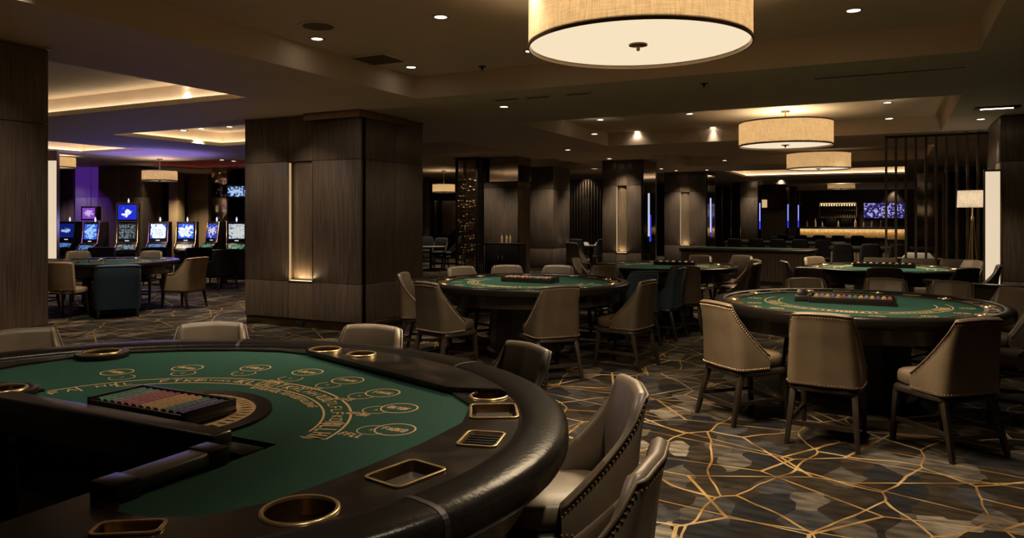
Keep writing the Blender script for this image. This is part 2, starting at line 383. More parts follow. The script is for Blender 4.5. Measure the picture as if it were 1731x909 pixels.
# ------------------------------------------------------------------ pillars
def pillar(label, x0, y0, x1, y1, front=None, side=None, top=CZ, wood='wood', seam=(.70,2.55), skirt=.13, cornice=True, splits_x=(), splits_y=(), group=None):
    """panelled pillar; front = (xa, xb) of a lit niche in the face towards -Y, side = list of seam positions along Y on the +X face"""
    r = thing('pillar', label, 'pillar', ((x0+x1)/2, (y0+y1)/2, 0), 0, group)
    og = ((x0+x1)/2, (y0+y1)/2, 0); g = .006; t = .03; nd = .09
    core = MB()
    if front: 
        xa, xb = front
        core.box(x0+t, y0+t+nd, 0, x1-t, y1-t, top)
    else: core.box(x0+t, y0+t, 0, x1-t, y1-t, top)
    core.build('core', M['black'], r, origin=og)
    zs = [(skirt, seam[0]), (seam[0], seam[1]), (seam[1], top-.02)]
    b = MB(); b.box(x0+.015, y0+.015, 0, x1-.015, y1-.015, skirt-.008)
    b.build('skirting', M['bronze'] if wood == 'wood' else M['wood'], r, bevel=.004, origin=og)
    for (za, zb) in zs:
        xs = [x0] + sorted(list(splits_x) + (list(front) if front else [])) + [x1]
        for i in range(len(xs)-1):
            niche = front and abs(xs[i]-front[0]) < 1e-6
            if niche and za == seam[0]: continue
            p = MB(); p.box(xs[i]+g/2*(i>0), y0, za+g/2, xs[i+1]-g/2*(i<len(xs)-2), y0+t+(nd if front else 0), zb-g/2)
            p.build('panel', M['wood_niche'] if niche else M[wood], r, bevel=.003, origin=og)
        ys = [y0+t] + sorted(splits_y) + [y1]
        for i in range(len(ys)-1):
            p = MB(); p.box(x1-t, ys[i]+g/2, za+g/2, x1, ys[i+1]-g/2, zb-g/2)
            p.build('panel', M[wood], r, bevel=.003, origin=og)
        p = MB(); p.box(x0, y0+t+(nd if front else 0), za+g/2, x0+t, y1, zb-g/2); p.build('panel', M[wood], r, bevel=.003, origin=og)
        p = MB(); p.box(x0+t, y1-t, za+g/2, x1-t, y1, zb-g/2); p.build('panel', M[wood], r, bevel=.003, origin=og)
    if front:
        # recessed, gently bowed niche panel with metal reveals and an uplight in its base
        za, zb = seam; n = 9; secs = []
        for i in range(n):
            u = i/(n-1); x = xa+.02+(xb-xa-.04)*u; bow = .045*math.sin(PI*u)
            secs.append([(x, y0+nd-.005-bow, za+.03), (x, y0+nd-.005-bow, zb-.01), (x, y0+nd+.02, zb-.01), (x, y0+nd+.02, za+.03)])
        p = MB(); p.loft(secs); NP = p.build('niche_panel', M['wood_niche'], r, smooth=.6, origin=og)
        light('AREA', 'niche_uplight', ((xa+xb)/2, y0-.03, za+.05), 2.0 if cornice and wood == 'wood' else .9, (1,.72,.40), rot=(R2(168),0,0), shape='RECTANGLE', size=(xb-xa)*.8, size_y=.03)
        for xx in (xa, xb-.015):
            p = MB(); p.box(xx, y0-.004, za, xx+.015, y0+nd, zb); p.build('reveal', M['brass'], NP, origin=og)
        p = MB(); p.box(xa+.016, y0+.004, za+.03, xa+.03, y0+.03, zb-.02); p.build('light_strip', M['reveal_strip'], NP, origin=og)
        p = MB(); p.box(xa, y0-.006, za-.01, xb, y0+nd, za+.012); p.build('ledge', M['brass'], NP, origin=og)
        p = MB(); p.box(xa+.03, y0+.012, za+.012, xb-.03, y0+.03, za+.022); p.build('uplight', M['warm_strip'], NP, origin=og)
    if cornice:
        p = MB(); p.box(x0-.012, y0-.012, top-.02, x1+.012, y1+.012, top-.002); p.build('cornice', M['brass'], r, origin=og)
    return r
GX = -6.96
BIG = pillar('big dark wood pillar with a lit bronze niche, beside the green gaming tables', -9.28, 8.81, GX, 10.44, (-8.36,-7.87), splits_y=(9.66,))
s = MB(); s.box(-8.2, 8.80, .015, -8.06, 8.825, .10); s.build('power_socket', M['black'], BIG, origin=BIG.location, bevel=.004)
p = MB()   # brass bulkhead above the corner of the big pillar
p.box(GX-1.0, 8.7, CZ-.11, GX+.06, 8.78, CZ-.001); p.box(GX, 8.78, CZ-.11, GX+.06, 9.9, CZ-.001)
p.build('brass_header', M['bronze'], BIG, origin=BIG.location)
pillar('dark wood pillar cut by the picture edge, beside a tall lit panel', -8.6, 1.55, GX, 4.25)
# row beyond the big pillar
B0 = at(1018, 20.9); C0 = at(1123, 26.4)
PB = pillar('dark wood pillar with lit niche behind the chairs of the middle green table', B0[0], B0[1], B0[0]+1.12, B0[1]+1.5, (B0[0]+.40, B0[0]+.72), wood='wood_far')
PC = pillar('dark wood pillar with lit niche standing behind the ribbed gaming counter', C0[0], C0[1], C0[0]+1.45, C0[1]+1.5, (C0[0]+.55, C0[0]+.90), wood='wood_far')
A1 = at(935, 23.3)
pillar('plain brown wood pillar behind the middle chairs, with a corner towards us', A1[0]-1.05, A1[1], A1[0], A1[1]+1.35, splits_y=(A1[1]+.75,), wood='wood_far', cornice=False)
A0 = at(818, 19.9)
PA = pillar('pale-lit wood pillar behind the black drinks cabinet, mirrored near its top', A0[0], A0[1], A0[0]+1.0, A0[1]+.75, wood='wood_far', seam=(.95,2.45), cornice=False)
p = MB(); p.box(A0[0]-.01, A0[1]-.02, 2.62, A0[0]+1.02, A0[1]+.76, CZ-.005); p.build('mirror_band', M['mirror'], PA, origin=PA.location)
p = MB(); p.box(A0[0]+1.0, A0[1]+.05, .5, A0[0]+1.02, A0[1]+.65, 2.45); p.build('brass_panel', M['gold_glow'], PA, origin=PA.location)
def strip_on(P, x, y, z0, z1, mat, w=.05):
    p = MB(); p.box(x, y, z0, x+w, y+.03, z1); p.build('light_strip', M[mat], P, origin=P.location)
def mirror_edge(P, x0, y0, y1):
    p = MB(); p.box(x0, y0, .05, x0+.02, y1, CZ-.02); p.build('mirror_panel', M['mirror'], P, origin=P.location)
for P, (x, y), w in ((PB, B0, 1.12), (PC, C0, 1.45)):
    mirror_edge(P, x+w, y+.15, y+1.3)
    p = MB(); p.box(x+w+.02, y+.60, 1.15, x+w+.04, y+.66, 2.35); p.build('light_strip', M['white_strip'], P, origin=P.location)
    p = MB(); p.box(x+w+.02, y+.70, 1.0, x+w+.03, y+.84, 1.75); p.build('light_strip', M['blue_strip'], P, origin=P.location)
for px, w, d, lab in ((1250, .8, 33.5, 'brown wood pillar with a blue light strip, beside the mirrored partition'),
                      (1314, .42, 37.0, 'slim dark pillar with blue light strip, next one from the bar'),
                      (1333, .40, 39.0, 'slim dark pillar with blue light strip, directly beside the bar counter')):
    x, y = at(px, d)
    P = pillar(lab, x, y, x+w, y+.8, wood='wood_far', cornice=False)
    p = MB(); p.box(x+w-.02, y-.03, .7, x+w+.16, y, 3.1); p.build('brass_panel', M['mirror'], P, origin=P.location)
    p = MB(); p.box(x+w+.05, y-.06, 1.15, x+w+.11, y-.03, 2.3); p.build('light_strip', M['blue_strip'], P, origin=P.location)
    p = MB(); p.box(x+w+.07, y-.065, 1.5, x+w+.1, y-.055, 2.3); p.build('light_strip', M['white_strip'], P, origin=P.location)
# pillar at the picture's edge by the lit panel
pillar('black-brown pillar beside the tall lit panel and the floor lamp', 1.47, 13.75, 3.4, 15.4, wood='wood', cornice=False)
# slot-hall pillars
def plain_pillar(px0, px1, d, depth, label, mat='wood', top=CZ, split=True):
    x0, y0 = at(px0, d); x1, y1 = at(px1, d)
    r = thing('pillar', label, 'pillar', ((x0+x1)/2, (y0+y1)/2, 0), YAW)
    w = math.hypot(x1-x0, y1-y0); n = 2 if split else 1
    for i in range(n):
        for za, zb in ((.1, 2.3), (2.3, top-.005)):
            p = MB(); p.box(-w/2+w*i/n+.004, 0, za+.004, -w/2+w*(i+1)/n-.004, depth, zb-.004); p.build('panel', M[mat], r, bevel=.004)
    p = MB(); p.box(-w/2+.02, .02, 0, w/2-.02, depth-.02, .1); p.build('skirting', M['bronze'], r)
    return r
plain_pillar(127, 165, 23.6, .8, 'purple-lit pillar behind the slot machine with the high purple sign', 'purple_glow')
plain_pillar(166, 242, 23.2, 1.0, 'wide black-brown pillar behind the tall slot machine', 'wood')
plain_pillar(60, 96, 17.6, .12, 'dark pillar carrying a tall cream light panel, seen past the wood pillar edge', 'wood')
plain_pillar(358, 384, 23.5, .8, 'dark mirrored pillar with blue reflections behind the slot machines', 'mirror', split=False)
plain_pillar(386, 420, 24.5, .8, 'black glossy pillar behind the hanging blue screen', 'black_metal')
plain_pillar(242, 262, 26.5, .6, 'bronze wall pier behind the slots under the drum lamp', 'pier', split=False)
plain_pillar(285, 300, 26.5, .6, 'bronze wall pier between slots, lit violet at its edge', 'pier', split=False)
plain_pillar(316, 352, 27.5, .6, 'pale brown wall pier behind the slot machine chairs', 'pier')
plain_pillar(99, 124, 24.0, .7, 'brown pillar beside the purple-lit one', 'wood_far')
plain_pillar(716, 726, 30, .8, 'narrow brown pillar behind the big pillar corner', 'wood_far', split=False)

# ------------------------------------------------------------------ lamps
def drum_lamp(px, d, z_bot, rad, h, label, ceil_z, power=40, diff=True, group=None, xy=None):
    x, y = xy if xy else at(px, d)
    r = thing('drum_pendant', label, 'lamp', (x, y, 0), 0, group)
    n = 72
    b = MB(); vs = []; fs = []
    for i in range(n):
        a = 2*PI*i/n
        vs += [(rad*math.cos(a), rad*math.sin(a), z_bot), (rad*math.cos(a), rad*math.sin(a), z_bot+h)]
    for i in range(n):
        j = (i+1) % n; fs.append((2*i, 2*j, 2*j+1, 2*i+1))
    b.add(vs, fs); b.build('lamp_shade', M['shade'], r, smooth=4)
    for zz in (z_bot, z_bot+h):
        b = MB(); b.loft([[(rr*math.cos(2*PI*i/n), rr*math.sin(2*PI*i/n), zz+q) for rr, q in ((rad-.006,-.010),(rad+.006,-.010),(rad+.006,.012),(rad-.006,.012))] for i in range(n)], closed_path=True)
        b.build('rim', M['bronze'], r, smooth=.5)
    b = MB(); b.lathe([(.012, z_bot+.02), (rad-.012, z_bot+.02), (rad-.012, z_bot+.026), (.012, z_bot+.026)], n, cap=False); DF = b.build('diffuser', M['diffuser'], r, smooth=.5)
    b = MB(); b.lathe([(0, z_bot-.035), (.012, z_bot-.03), (.016, z_bot-.005), (rad*.085, z_bot+.005), (rad*.088, z_bot+.016), (0, z_bot+.018)], 20); b.build('finial', M['brass'], DF, smooth=.6)
    b = MB(); b.lathe([(.011, z_bot+.03), (.011, ceil_z-.03), (.075, ceil_z-.028), (.08, ceil_z-.002), (0, ceil_z-.002)], 18); b.build('stem', M['brass'], r, smooth=.6)
    light('POINT', 'drum_bulb', (x, y, z_bot+h*.62), power, (1,.74,.44), shadow_soft_size=.06)
    light('AREA', 'drum_glow', (x, y, z_bot-.04), power*2.0, (1,.76,.47), shape='DISK', size=rad*1.7, spread=2.6, specular_factor=.12)
    return r
LX = -1.69
drum_lamp(0, 0, 2.94, .80, .42, 'large woven drum pendant hanging over the near green table', CZ2, 72, xy=(-1.66, 5.30))
drum_lamp(0, 0, 2.94, .78, .40, 'woven drum pendant with glowing ceiling patch, second in the row of drum lamps', CZ2, 60, xy=(-1.69, 13.9))
drum_lamp(0, 0, 2.94, .78, .40, 'woven drum pendant third in the row, partly behind the second', CZ2, 45, xy=(-1.75, 21.1))
drum_lamp(270, 20.2, 2.66, .44, .27, 'small drum pendant hanging over the slot machines', CZ, 16)
drum_lamp(98, 19.2, 2.95, .40, .27, 'small drum pendant half hidden by the pillar with the cream light panel', CZ, 14)
drum_lamp(750, 25.5, 2.52, .38, .28, 'small drum pendant seen between the big pillar and the metal lattice', CZ, 14)
drum_lamp(1422, 35.5, 3.0, .6, .22, 'small drum pendant in front of the bar, under the lit ceiling cove', CZ2, 10)

DL = {}
def downlight(px, py, label, power=60, size=1.15, group=None, r_=.075, tilt=None):
    x, y = onz(px, py, CZ); z = CZ
    for zz in (CZ2, 3.58):
        a = onz(px, py, zz)
        if abs(cell_z(*a)-zz) < 1e-6: x, y = a; z = zz
    r = thing('downlight', label, 'ceiling light', (x, y, z), 0, group)
    if 'ring' not in DL:
        b = MB(); b.lathe([(.055,-.001),(.058,-.008),(.085,-.006),(.09,0),(.055,-.0005)], 24, cap=False); DL['ring'] = b.build('trim_ring', M['white_metal'], r, smooth=.7)
        b = MB(); b.lathe([(0,-.004),(.056,-.004),(.056,-.001),(0,-.001)], 20); DL['lens'] = b.build('lens', M['lamp_on'], r)
    else:
        for k in ('ring', 'lens'):
            c = DL[k].copy(); COL.objects.link(c); c.parent = r
    if power:
        light('SPOT', 'downlight_or_fill', (x, y, z-.03), power, (1,.83,.62), spot_size=size, spot_blend=.7, shadow_soft_size=.05)
    return r
g1 = 'downlights in the coffer over the near table'
for px, py, lab in ((745,28,'bright recessed downlight between the round speaker and the big drum lamp'),
                (536,65,'recessed downlight just below the round ceiling speaker'),
                (695,113,'recessed downlight beside the square ceiling vent, by the coffer corner'),
                (897,86,'recessed downlight touching the rim of the big drum lamp'),
                (1443,17,'recessed downlight in the coffer on the open side of the big drum lamp')):
    downlight(px, py, lab, 95, 1.2)
for px, py, lab, pw in ((308,140,'recessed downlight beside the long lit ceiling cove',70), (517,178,'downlight over the niche of the big pillar, nearer its corner',170),
                (486,189,'downlight washing the niche of the big pillar',150), (852,180,'single downlight in the ceiling beam beyond the coffer',80),
                (767,230,'downlight behind the big pillar, over the metal lattice aisle',60), (1015,202,'bright downlight over the middle green table',80),
                (1205,215,'downlight between the middle table and the second drum lamp',6), (1500,173,'upper one of two downlights beside the second drum lamp',80),
                (1503,200,'lower one of two downlights beside the second drum lamp',80), (1166,192,'downlight near the ceiling patch lit by the second drum lamp',0)):
    downlight(px, py, lab, pw)
for px, py, lab, pw in ((1005,226,'first of two downlights with a streak of light along the coffer side',50), (1077,222,'second of two downlights along the coffer side',50)):
    downlight(px, py, lab, pw*.06, 2.4)
for px, py in ((975,262),(988,267),(1030,268),(1042,272),(1225,271),(1260,272),(1118,285),(1143,288),(1168,291),(960,253),(1108,302),(1195,287)):
    downlight(px, py, 'tiny distant downlight in the ceiling over the far pillars', 75, group='far downlights over the pillars')
for px, py in ((388,214),(310,220),(340,217),(147,232),(186,229),(131,221),(290,256),(260,262),(355,262),(395,272),(375,270)):
    downlight(px, py, 'small downlight in the violet-tinted ceiling of the slot hall', 45, group='slot hall downlights')
downlight(1658, 201, 'small downlight beside the black pillar and rectangular fixture', 30)
x, y = onz(1685, 181, CZ)
r = thing('ceiling_fixture', 'rectangular recessed ceiling light above the black pillar', 'ceiling light', (x,y,CZ), 0)
b = MB(); b.box(-.28,-.12,-.02,.28,.12,-.001); b.build('frame', M['black_metal'], r, bevel=.004)
b = MB(); b.box(-.2,-.02,-.026,.2,.03,-.02); b.build('lens', M['lamp_on'], r)
light('SPOT', 'fixture_spot', (x, y, CZ-.05), 40, (1,.8,.55), spot_size=1.4, spot_blend=.6, shadow_soft_size=.08)
x, y = onz(538, 43, CZ2)
r = thing('ceiling_speaker', 'round grey-brown speaker grille flush in the coffer ceiling', 'speaker', (x,y,CZ2))
b = MB(); b.lathe([(.15,-.012),(.185,-.01),(.19,0),(.15,-.002)], 40, cap=False); b.build('frame', M['ceil'], r, smooth=.6)
b = MB(); b.lathe([(0,-.010),(.15,-.008),(.15,-.002),(0,-.002)], 40); b.build('grille', M['speaker'], r)
x, y = onz(640, 100, CZ2)
r = thing('ceiling_vent', 'square louvred vent in the coffer ceiling beside a downlight', 'vent', (x,y,CZ2))
b = MB(); b.slab([(-.28,-.28),(.28,-.28),(.28,.28),(-.28,.28)], [[(-.23,-.23),(.23,-.23),(.23,.23),(-.23,.23)]], -.012, -.001); b.build('frame', M['ceil'], r)
b = MB(); [b.box(-.23,-.22+.05*i,-.011,.23,-.195+.05*i,-.004) for i in range(9)]; b.build('slats', M['speaker'], r)
for px, py, lab in ((815,112,'small sprinkler head hanging from the coffer near the drum lamp'), (1190,141,'small dark sensor on the ceiling beam behind the big drum lamp')):
    z = CZ2 if py < 120 else CZ
    x, y = onz(px, py, z); z = cell_z(x, y); r = thing('ceiling_sprinkler', lab, 'sprinkler', (x,y,z))
    b = MB(); b.lathe([(.05,-.001),(.05,-.008),(.02,-.014),(.012,-.04),(0,-.042)], 16); b.build('body', M['black_metal'], r, smooth=.6)
    b = MB(); b.lathe([(0,-.05),(.02,-.05),(.022,-.054),(0,-.056)], 12); b.box(-.003,-.003,-.052,.003,.003,-.04); b.build('deflector', M['brass'], r)

# ------------------------------------------------------------------ chairs
def u_path(w, yb, yf, rc, n=41):
    """plan of a wrap-around back: front of one wing, round the back, front of the other wing"""
    pts = [(-w, yf), (-w, yb+rc)]
    for i in range(1, 9): a = PI + PI/2*i/8; pts.append((-w+rc+rc*math.cos(a), yb+rc+rc*math.sin(a)))
    half = pts + [(0, yb-.012)]
    full = half + [(-x, y) for x, y in reversed(pts)]
    L = [0]
    for i in range(1, len(full)): L.append(L[-1]+math.hypot(full[i][0]-full[i-1][0], full[i][1]-full[i-1][1]))
    out = []
    for k in range(n):
        s = L[-1]*k/(n-1); i = max(j for j in range(len(L)) if L[j] <= s+1e-9); i = min(i, len(L)-2)
        u = (s-L[i])/(L[i+1]-L[i]); out.append((full[i][0]+(full[i+1][0]-full[i][0])*u, full[i][1]+(full[i+1][1]-full[i][1])*u))
    return out
def shell_sections(w, yb, yf, rc, hf, zb, zin, th, lean, n=45, taper=0.0):
    path = u_path(w, yb, yf, rc, n); secs = []; outer_top = []; outer_bot = []
    for k, (x, y) in enumerate(path):
        a = path[max(0, k-1)]; c = path[min(n-1, k+1)]
        tx, ty = c[0]-a[0], c[1]-a[1]; l = math.hypot(tx, ty); nx, ny = -ty/l, tx/l   # inward normal
        if (nx*(0-x)+ny*(.1-y)) < 0: nx, ny = -nx, -ny
        t = (y-yb)/(yf-yb); h = hf(t, x/w)
        def P(off, z):
            q = max(0, (z-zb))/(1.0-zb); dy = -lean*q*q*max(0, 1-t*1.1)
            return ((x+nx*off)*(1-taper*q), y+ny*off+dy, z)
        r = th/2
        secs.append([P(0, zb), P(-.004, (zb*2+h)/3), P(-.002, (zb+2*h)/3), P(0, h-r*1.1), P(r*.25, h-r*.35), P(r, h), P(2*r-r*.25, h-r*.35), P(2*r, h-r*1.1), P(2*r+.012, (h+zin)/2), P(2*r, zin)])
        outer_top.append(P(-.004, h-r*1.5)); outer_bot.append(P(-.004, zb+.014))
    return secs, outer_top, outer_bot
def resample(pts, step):
    out = [Vector(pts[0])]; acc = 0
    for a, c in zip(pts[:-1], pts[1:]):
        a, c = Vector(a), Vector(c); l = (c-a).length; u = step-acc
        while u <= l: out.append(a+(c-a)*(u/l)); u += step
        acc = l-(u-step)
    return out
def studs(b, pts, r):
    for p in pts:
        b.add([(p.x+r,p.y,p.z),(p.x,p.y+r,p.z),(p.x-r,p.y,p.z),(p.x,p.y-r,p.z),(p.x,p.y,p.z+r),(p.x,p.y,p.z-r)],
              [(0,1,4),(1,2,4),(2,3,4),(3,0,4),(1,0,5),(2,1,5),(3,2,5),(0,3,5)])
def cushion(b, x0, y0, x1, y1, z0, z1, n=4.5, m=32, dome=.02):
    cx, cy, a, c = (x0+x1)/2, (y0+y1)/2, (x1-x0)/2, (y1-y0)/2
    def ring(s, z): return [(cx+a*s*math.copysign(abs(math.cos(t))**(2/n), math.cos(t)), cy+c*s*math.copysign(abs(math.sin(t))**(2/n), math.sin(t)), z) for t in [2*PI*i/m for i in range(m)]]
    h = z1-z0
    b.loft([ring(.96, z0), ring(1, z0+h*.15), ring(1.0, z1-h*.35), ring(.97, z1-h*.12), ring(.9, z1), ring(.5, z1+dome*.8), ring(.1, z1+dome)])
def make_stool(name, label, outer, inner, seat, cat='chair'):
    r = thing(name, label, cat)
    def hf(t, xn):
        if t < .06: return 1.0-.014*abs(xn)**2
        u = (t-.06)/.94; return .986-.415*(u**.60)
    secs, ot, ob = shell_sections(.265, -.25, .055, .07, hf, .445, .50, .055, .07, taper=.15)
    b = MB(); b.loft([s for s in secs]); b.build('backrest', M[outer], r, smooth=1.2)
    if inner != outer:
        b = MB(); b.loft([[(Vector(p)+Vector((0,.002,.001))) for p in s[5:]] for s in secs], closed_sec=False); b.build('back_lining', M[inner], r, smooth=4)
    b = MB(); b.tube([(p[0], p[1], p[2]+.024) for p in ot], .006, 6); b.build('piping', M[outer], r, smooth=4)
    for ln in (ot, ob): b = MB(); studs(b, resample(ln, .021), .0052); b.build('nailhead_trim', M['nail'], r)
    b = MB(); cushion(b, -.225, -.20, .225, .285, .455, .555); b.build('seat', M[seat], r, smooth=1.0)
    b = MB(); cushion(b, -.26, -.245, .26, .275, .395, .447, 6, 32, 0); b.build('seat_rail', M['leg_wood'], r, smooth=.7)
    for sx in (-1, 1):
        b = MB(); b.leg((sx*.215, -.20, .40), (sx*.245, -.30, 0), .046, .032); b.build('leg', M['leg_wood'], r, bevel=.004)
        b = MB(); b.leg((sx*.215, .225, .40), (sx*.225, .265, 0), .046, .032); b.build('leg', M['leg_wood'], r, bevel=.004)
        b = MB(); b.bar((sx*.232, -.255, .18), (sx*.22, .25, .18), .02, .03); b.build('stretcher', M['leg_wood'], r)
    for yy, zz in ((.247, .15), (-.262, .155)):
        b = MB(); b.bar((-.23, yy, zz), (.23, yy, zz), .022, .035); b.build('stretcher', M['leg_wood'], r)
    return r
def make_armchair(name, label, up, seat):
    r = thing(name, label, 'armchair')
    def hf(t, xn):
        if t < .14: return .90-.01*abs(xn)**3
        if t < .5: u = (t-.14)/.36; return .89-.27*(u*u*(3-2*u))
        return .62-.02*(t-.5)
    secs, ot, ob = shell_sections(.35, -.32, .32, .13, hf, .15, .30, .10, .09)
    b = MB(); b.loft(secs); b.build('backrest', M[up], r, smooth=1.2)
    b = MB(); b.tube([(p[0], p[1], p[2]+.05) for p in ot], .006, 6); b.build('piping', M[up], r, smooth=4)
    b = MB(); cushion(b, -.25, -.22, .25, .35, .28, .45); b.build('seat', M[seat], r, smooth=1.0)
    b = MB(); cushion(b, -.34, -.30, .34, .33, .14, .285, 6, 32, 0); b.build('seat_base', M[up], r, smooth=.8)
    for sx in (-1, 1):
        for yy, sp in ((-.27,-.03), (.27,.02)):
            b = MB(); b.leg((sx*.29, yy, .15), (sx*.30, yy+sp, 0), .05, .03); b.build('leg', M['leg_wood'], r, bevel=.004)
    return r
def make_tall_armchair(name, label, up, seat):
    r = thing(name, label, 'armchair')
    def hf(t, xn):
        if t < .12: return .95-.01*abs(xn)**3
        if t < .55: u = (t-.12)/.43; return .94-.28*math.sin(u*PI/2)
        return .66-.02*(t-.55)
    secs, ot, ob = shell_sections(.30, -.28, .26, .10, hf, .34, .42, .06, .11)
    b = MB(); b.loft(secs); b.build('backrest', M[up], r, smooth=1.2)
    b = MB(); b.tube([(p[0], p[1], p[2]+.03) for p in ot], .006, 6); b.build('piping', M[up], r, smooth=4)
    b = MB(); cushion(b, -.24, -.22, .24, .34, .36, .49); b.build('seat', M[seat], r, smooth=1.0)
    b = MB(); cushion(b, -.285, -.26, .285, .31, .30, .37, 6, 32, 0); b.build('seat_base', M[up], r, smooth=.8)
    for sx in (-1, 1):
        for yy, sp in ((-.23,-.06), (.26,.02)):
            b = MB(); b.leg((sx*.25, yy, .31), (sx*.26, yy+sp, 0), .05, .03); b.build('leg', M['leg_wood'], r, bevel=.004)
    return r
def make_panel_chair(name, label):
    r = thing(name, label, 'chair')
    b = MB(); secs = []
    for i in range(9):
        u = i/8; x = -.26+.52*u; bow = .05*(2*u-1)**2
        secs.append([(x,-.24+bow,.47),(x,-.30+bow,.93-.02*(2*u-1)**4),(x,-.27+bow,.955-.02*(2*u-1)**4),(x,-.235+bow,.93-.02*(2*u-1)**4),(x,-.185+bow,.47)])
    b.loft(secs); b.build('backrest', M['cream_leather'], r, smooth=.9)
    b = MB(); cushion(b, -.26, -.22, .26, .28, .40, .50); b.build('seat', M['cream_leather'], r, smooth=1.0)
    b = MB(); b.tube([(-.12,-.31,.50),(-.10,-.30,.44),(.10,-.30,.44),(.12,-.31,.50)], .008); b.build('pull_handle', M['brass'], r, smooth=4)
    for sx in (-1, 1):
        for yy in (-.2, .22):
            b = MB(); b.leg((sx*.21, yy, .41), (sx*.225, yy*1.15, 0), .035, .024); b.build('leg', M['bronze'], r)
    return r
USED = set()
def place(proto, loc, face, label, scale=None, group=None, toward=None):
    """seat a chair so that it faces the point FACE"""
    dx, dy = face[0]-loc[0], face[1]-loc[1]; rz = math.atan2(dy, dx)-PI/2
    if proto.name not in USED:
        USED.add(proto.name); proto.location = (*loc, 0); proto.rotation_euler = (0,0,rz); proto['label'] = label
        if scale: proto.scale = (scale,)*3
        if group: proto['group'] = group
        return proto
    return dup(proto, (*loc, 0), rz, label, group, scale)
def back_at(px, d, face, off=.31):
    """chair centre whose back-top centre stands at picture column px and distance d"""
    x, y = at(px, d); dx, dy = face[0]-x, face[1]-y; l = math.hypot(dx, dy)
    return (x+dx/l*off, y+dy/l*off)
STOOL = make_stool('counter_chair', 'x', 'tan_leather', 'tan_leather', 'tan_leather')
DSTOOL = make_stool('counter_chair', 'x', 'dark_leather', 'dark_leather', 'dark_leather')
NAVY = make_stool('counter_chair', 'x', 'navy', 'tan_leather', 'navy')
BLK = make_stool('counter_chair', 'x', 'black_fabric', 'black_fabric', 'black_fabric')
NARM = make_armchair('club_armchair', 'x', 'navy', 'navy')
BARM = make_tall_armchair('slot_armchair', 'x', 'black_fabric', 'black_fabric')
CARM = make_tall_armchair('dining_armchair', 'x', 'cream_leather', 'cream_leather')
PCH = make_panel_chair('panel_back_chair', 'x')

# ------------------------------------------------------------------ near gaming table
TZ = .905
S1 = (CAM_H-TZ)/.82
def T(x, y): return (x*S1, y*S1)
def pz(px, py): return onz(px, py, TZ)
TC = T(-2.85, 2.1); AX, AY = 1.85*S1, 1.65*S1
table = thing('blackjack_table', 'large near gaming table with green felt, black padded rim and open dealer bay', 'table', (TC[0], TC[1], 0))
TO = (TC[0], TC[1], 0)
def arc_to(a, bb, x_end):   # ellipse polyline from the bottom at x=+x_end counter-clockwise to x=-x_end side
    xr, xl = T(-2.1, 0)[0]-TC[0], T(-3.6, 0)[0]-TC[0]
    a0 = -math.acos(max(-1, min(1, xr/a))); a1 = 2*PI-math.acos(max(-1, min(1, xl/a)))
    return [(TC[0]+a*math.cos(a0+(a1-a0)*i/110), TC[1]+bb*math.sin(a0+(a1-a0)*i/110)) for i in range(111)]
felt_out = [T(*p) for p in ((-1.98,1.42),(-1.90,1.345),(-1.78,1.36),(-1.66,1.43),(-1.58,1.58),(-1.54,1.78),(-1.52,1.96),(-1.50,2.25),(-1.51,2.54),(-1.62,2.80),(-1.83,2.97),
                            (-2.4,3.17),(-3.1,3.41),(-3.3,3.41),(-3.55,3.33),(-3.85,3.16),(-4.1,2.95),(-4.22,2.7),(-4.27,2.45),(-4.24,2.15))]
felt_notch = [T(-3.55,2.15), T(-3.55,2.03), T(-1.98,2.03)]
b = MB(); b.slab(felt_out+felt_notch, [], TZ-.03, TZ); b.build('felt', M['felt'], table, origin=TO)
# cups and trays (picture column, row, kind, radius)
cups = [(173,600,.095), (550,597,.088), (611,605,.078), (826,669,.082), (507,862,.102), (6,664,.09)]
cup_xy = []
for px, py, rr in cups:
    cup_xy.append((*onz(px, py, TZ+.012), rr))
def rect(c, w, h, rot, r=.02, n=4):
    pts = []
    for (sx, sy, a0) in ((1,1,0),(-1,1,PI/2),(-1,-1,PI),(1,-1,3*PI/2)):
        for i in range(n+1):
            a = a0+PI/2*i/n; x = sx*(w/2-r)+r*math.cos(a); y = sy*(h/2-r)+r*math.sin(a)
            pts.append((c[0]+x*math.cos(rot)-y*math.sin(rot), c[1]+x*math.sin(rot)+y*math.cos(rot)))
    return pts
def angle_of(p, q): return math.atan2(q[1]-p[1], q[0]-p[0])
trays = []
def quad_tray(pa, pb, pc, pd, kind):   # four picture corners
    P = [onz(*p, TZ+.012) for p in (pa, pb, pc, pd)]
    c = (sum(p[0] for p in P)/4, sum(p[1] for p in P)/4)
    w = (math.dist(P[0], P[1])+math.dist(P[2], P[3]))/2; h = (math.dist(P[1], P[2])+math.dist(P[3], P[0]))/2
    trays.append((c, w, h, (angle_of(P[0], P[1])+angle_of(P[3], P[2]))/2, kind))
quad_tray((614,806),(698,778),(756,794),(672,828),'tray')
quad_tray((795,707),(795,684),(872,684),(876,708),'tray')
quad_tray((764,752),(800,728),(848,734),(842,758),'slot')
quad_tray((150,905),(175,880),(282,884),(262,905),'tray')
holes = []
for i, (x, y, rr) in enumerate(cup_xy):
    if i in (3, 4): holes.append(ell(x, y, rr-.006, rr-.006, 28))
for c, w, h, ro, kd in trays: holes.append(rect(c, w-.012, h-.012, ro))
inner_arc = arc_to(AX-.15, AY-.15, 0)
ring = inner_arc + [T(-3.6,1.42), T(-3.55,1.42), T(-3.55,2.15)] + felt_out[::-1] + [T(-2.1,1.42)]
b = MB(); b.slab(ring, holes, TZ-.09, TZ+.012); b.build('stone_surround', M['marble'], table, origin=TO)
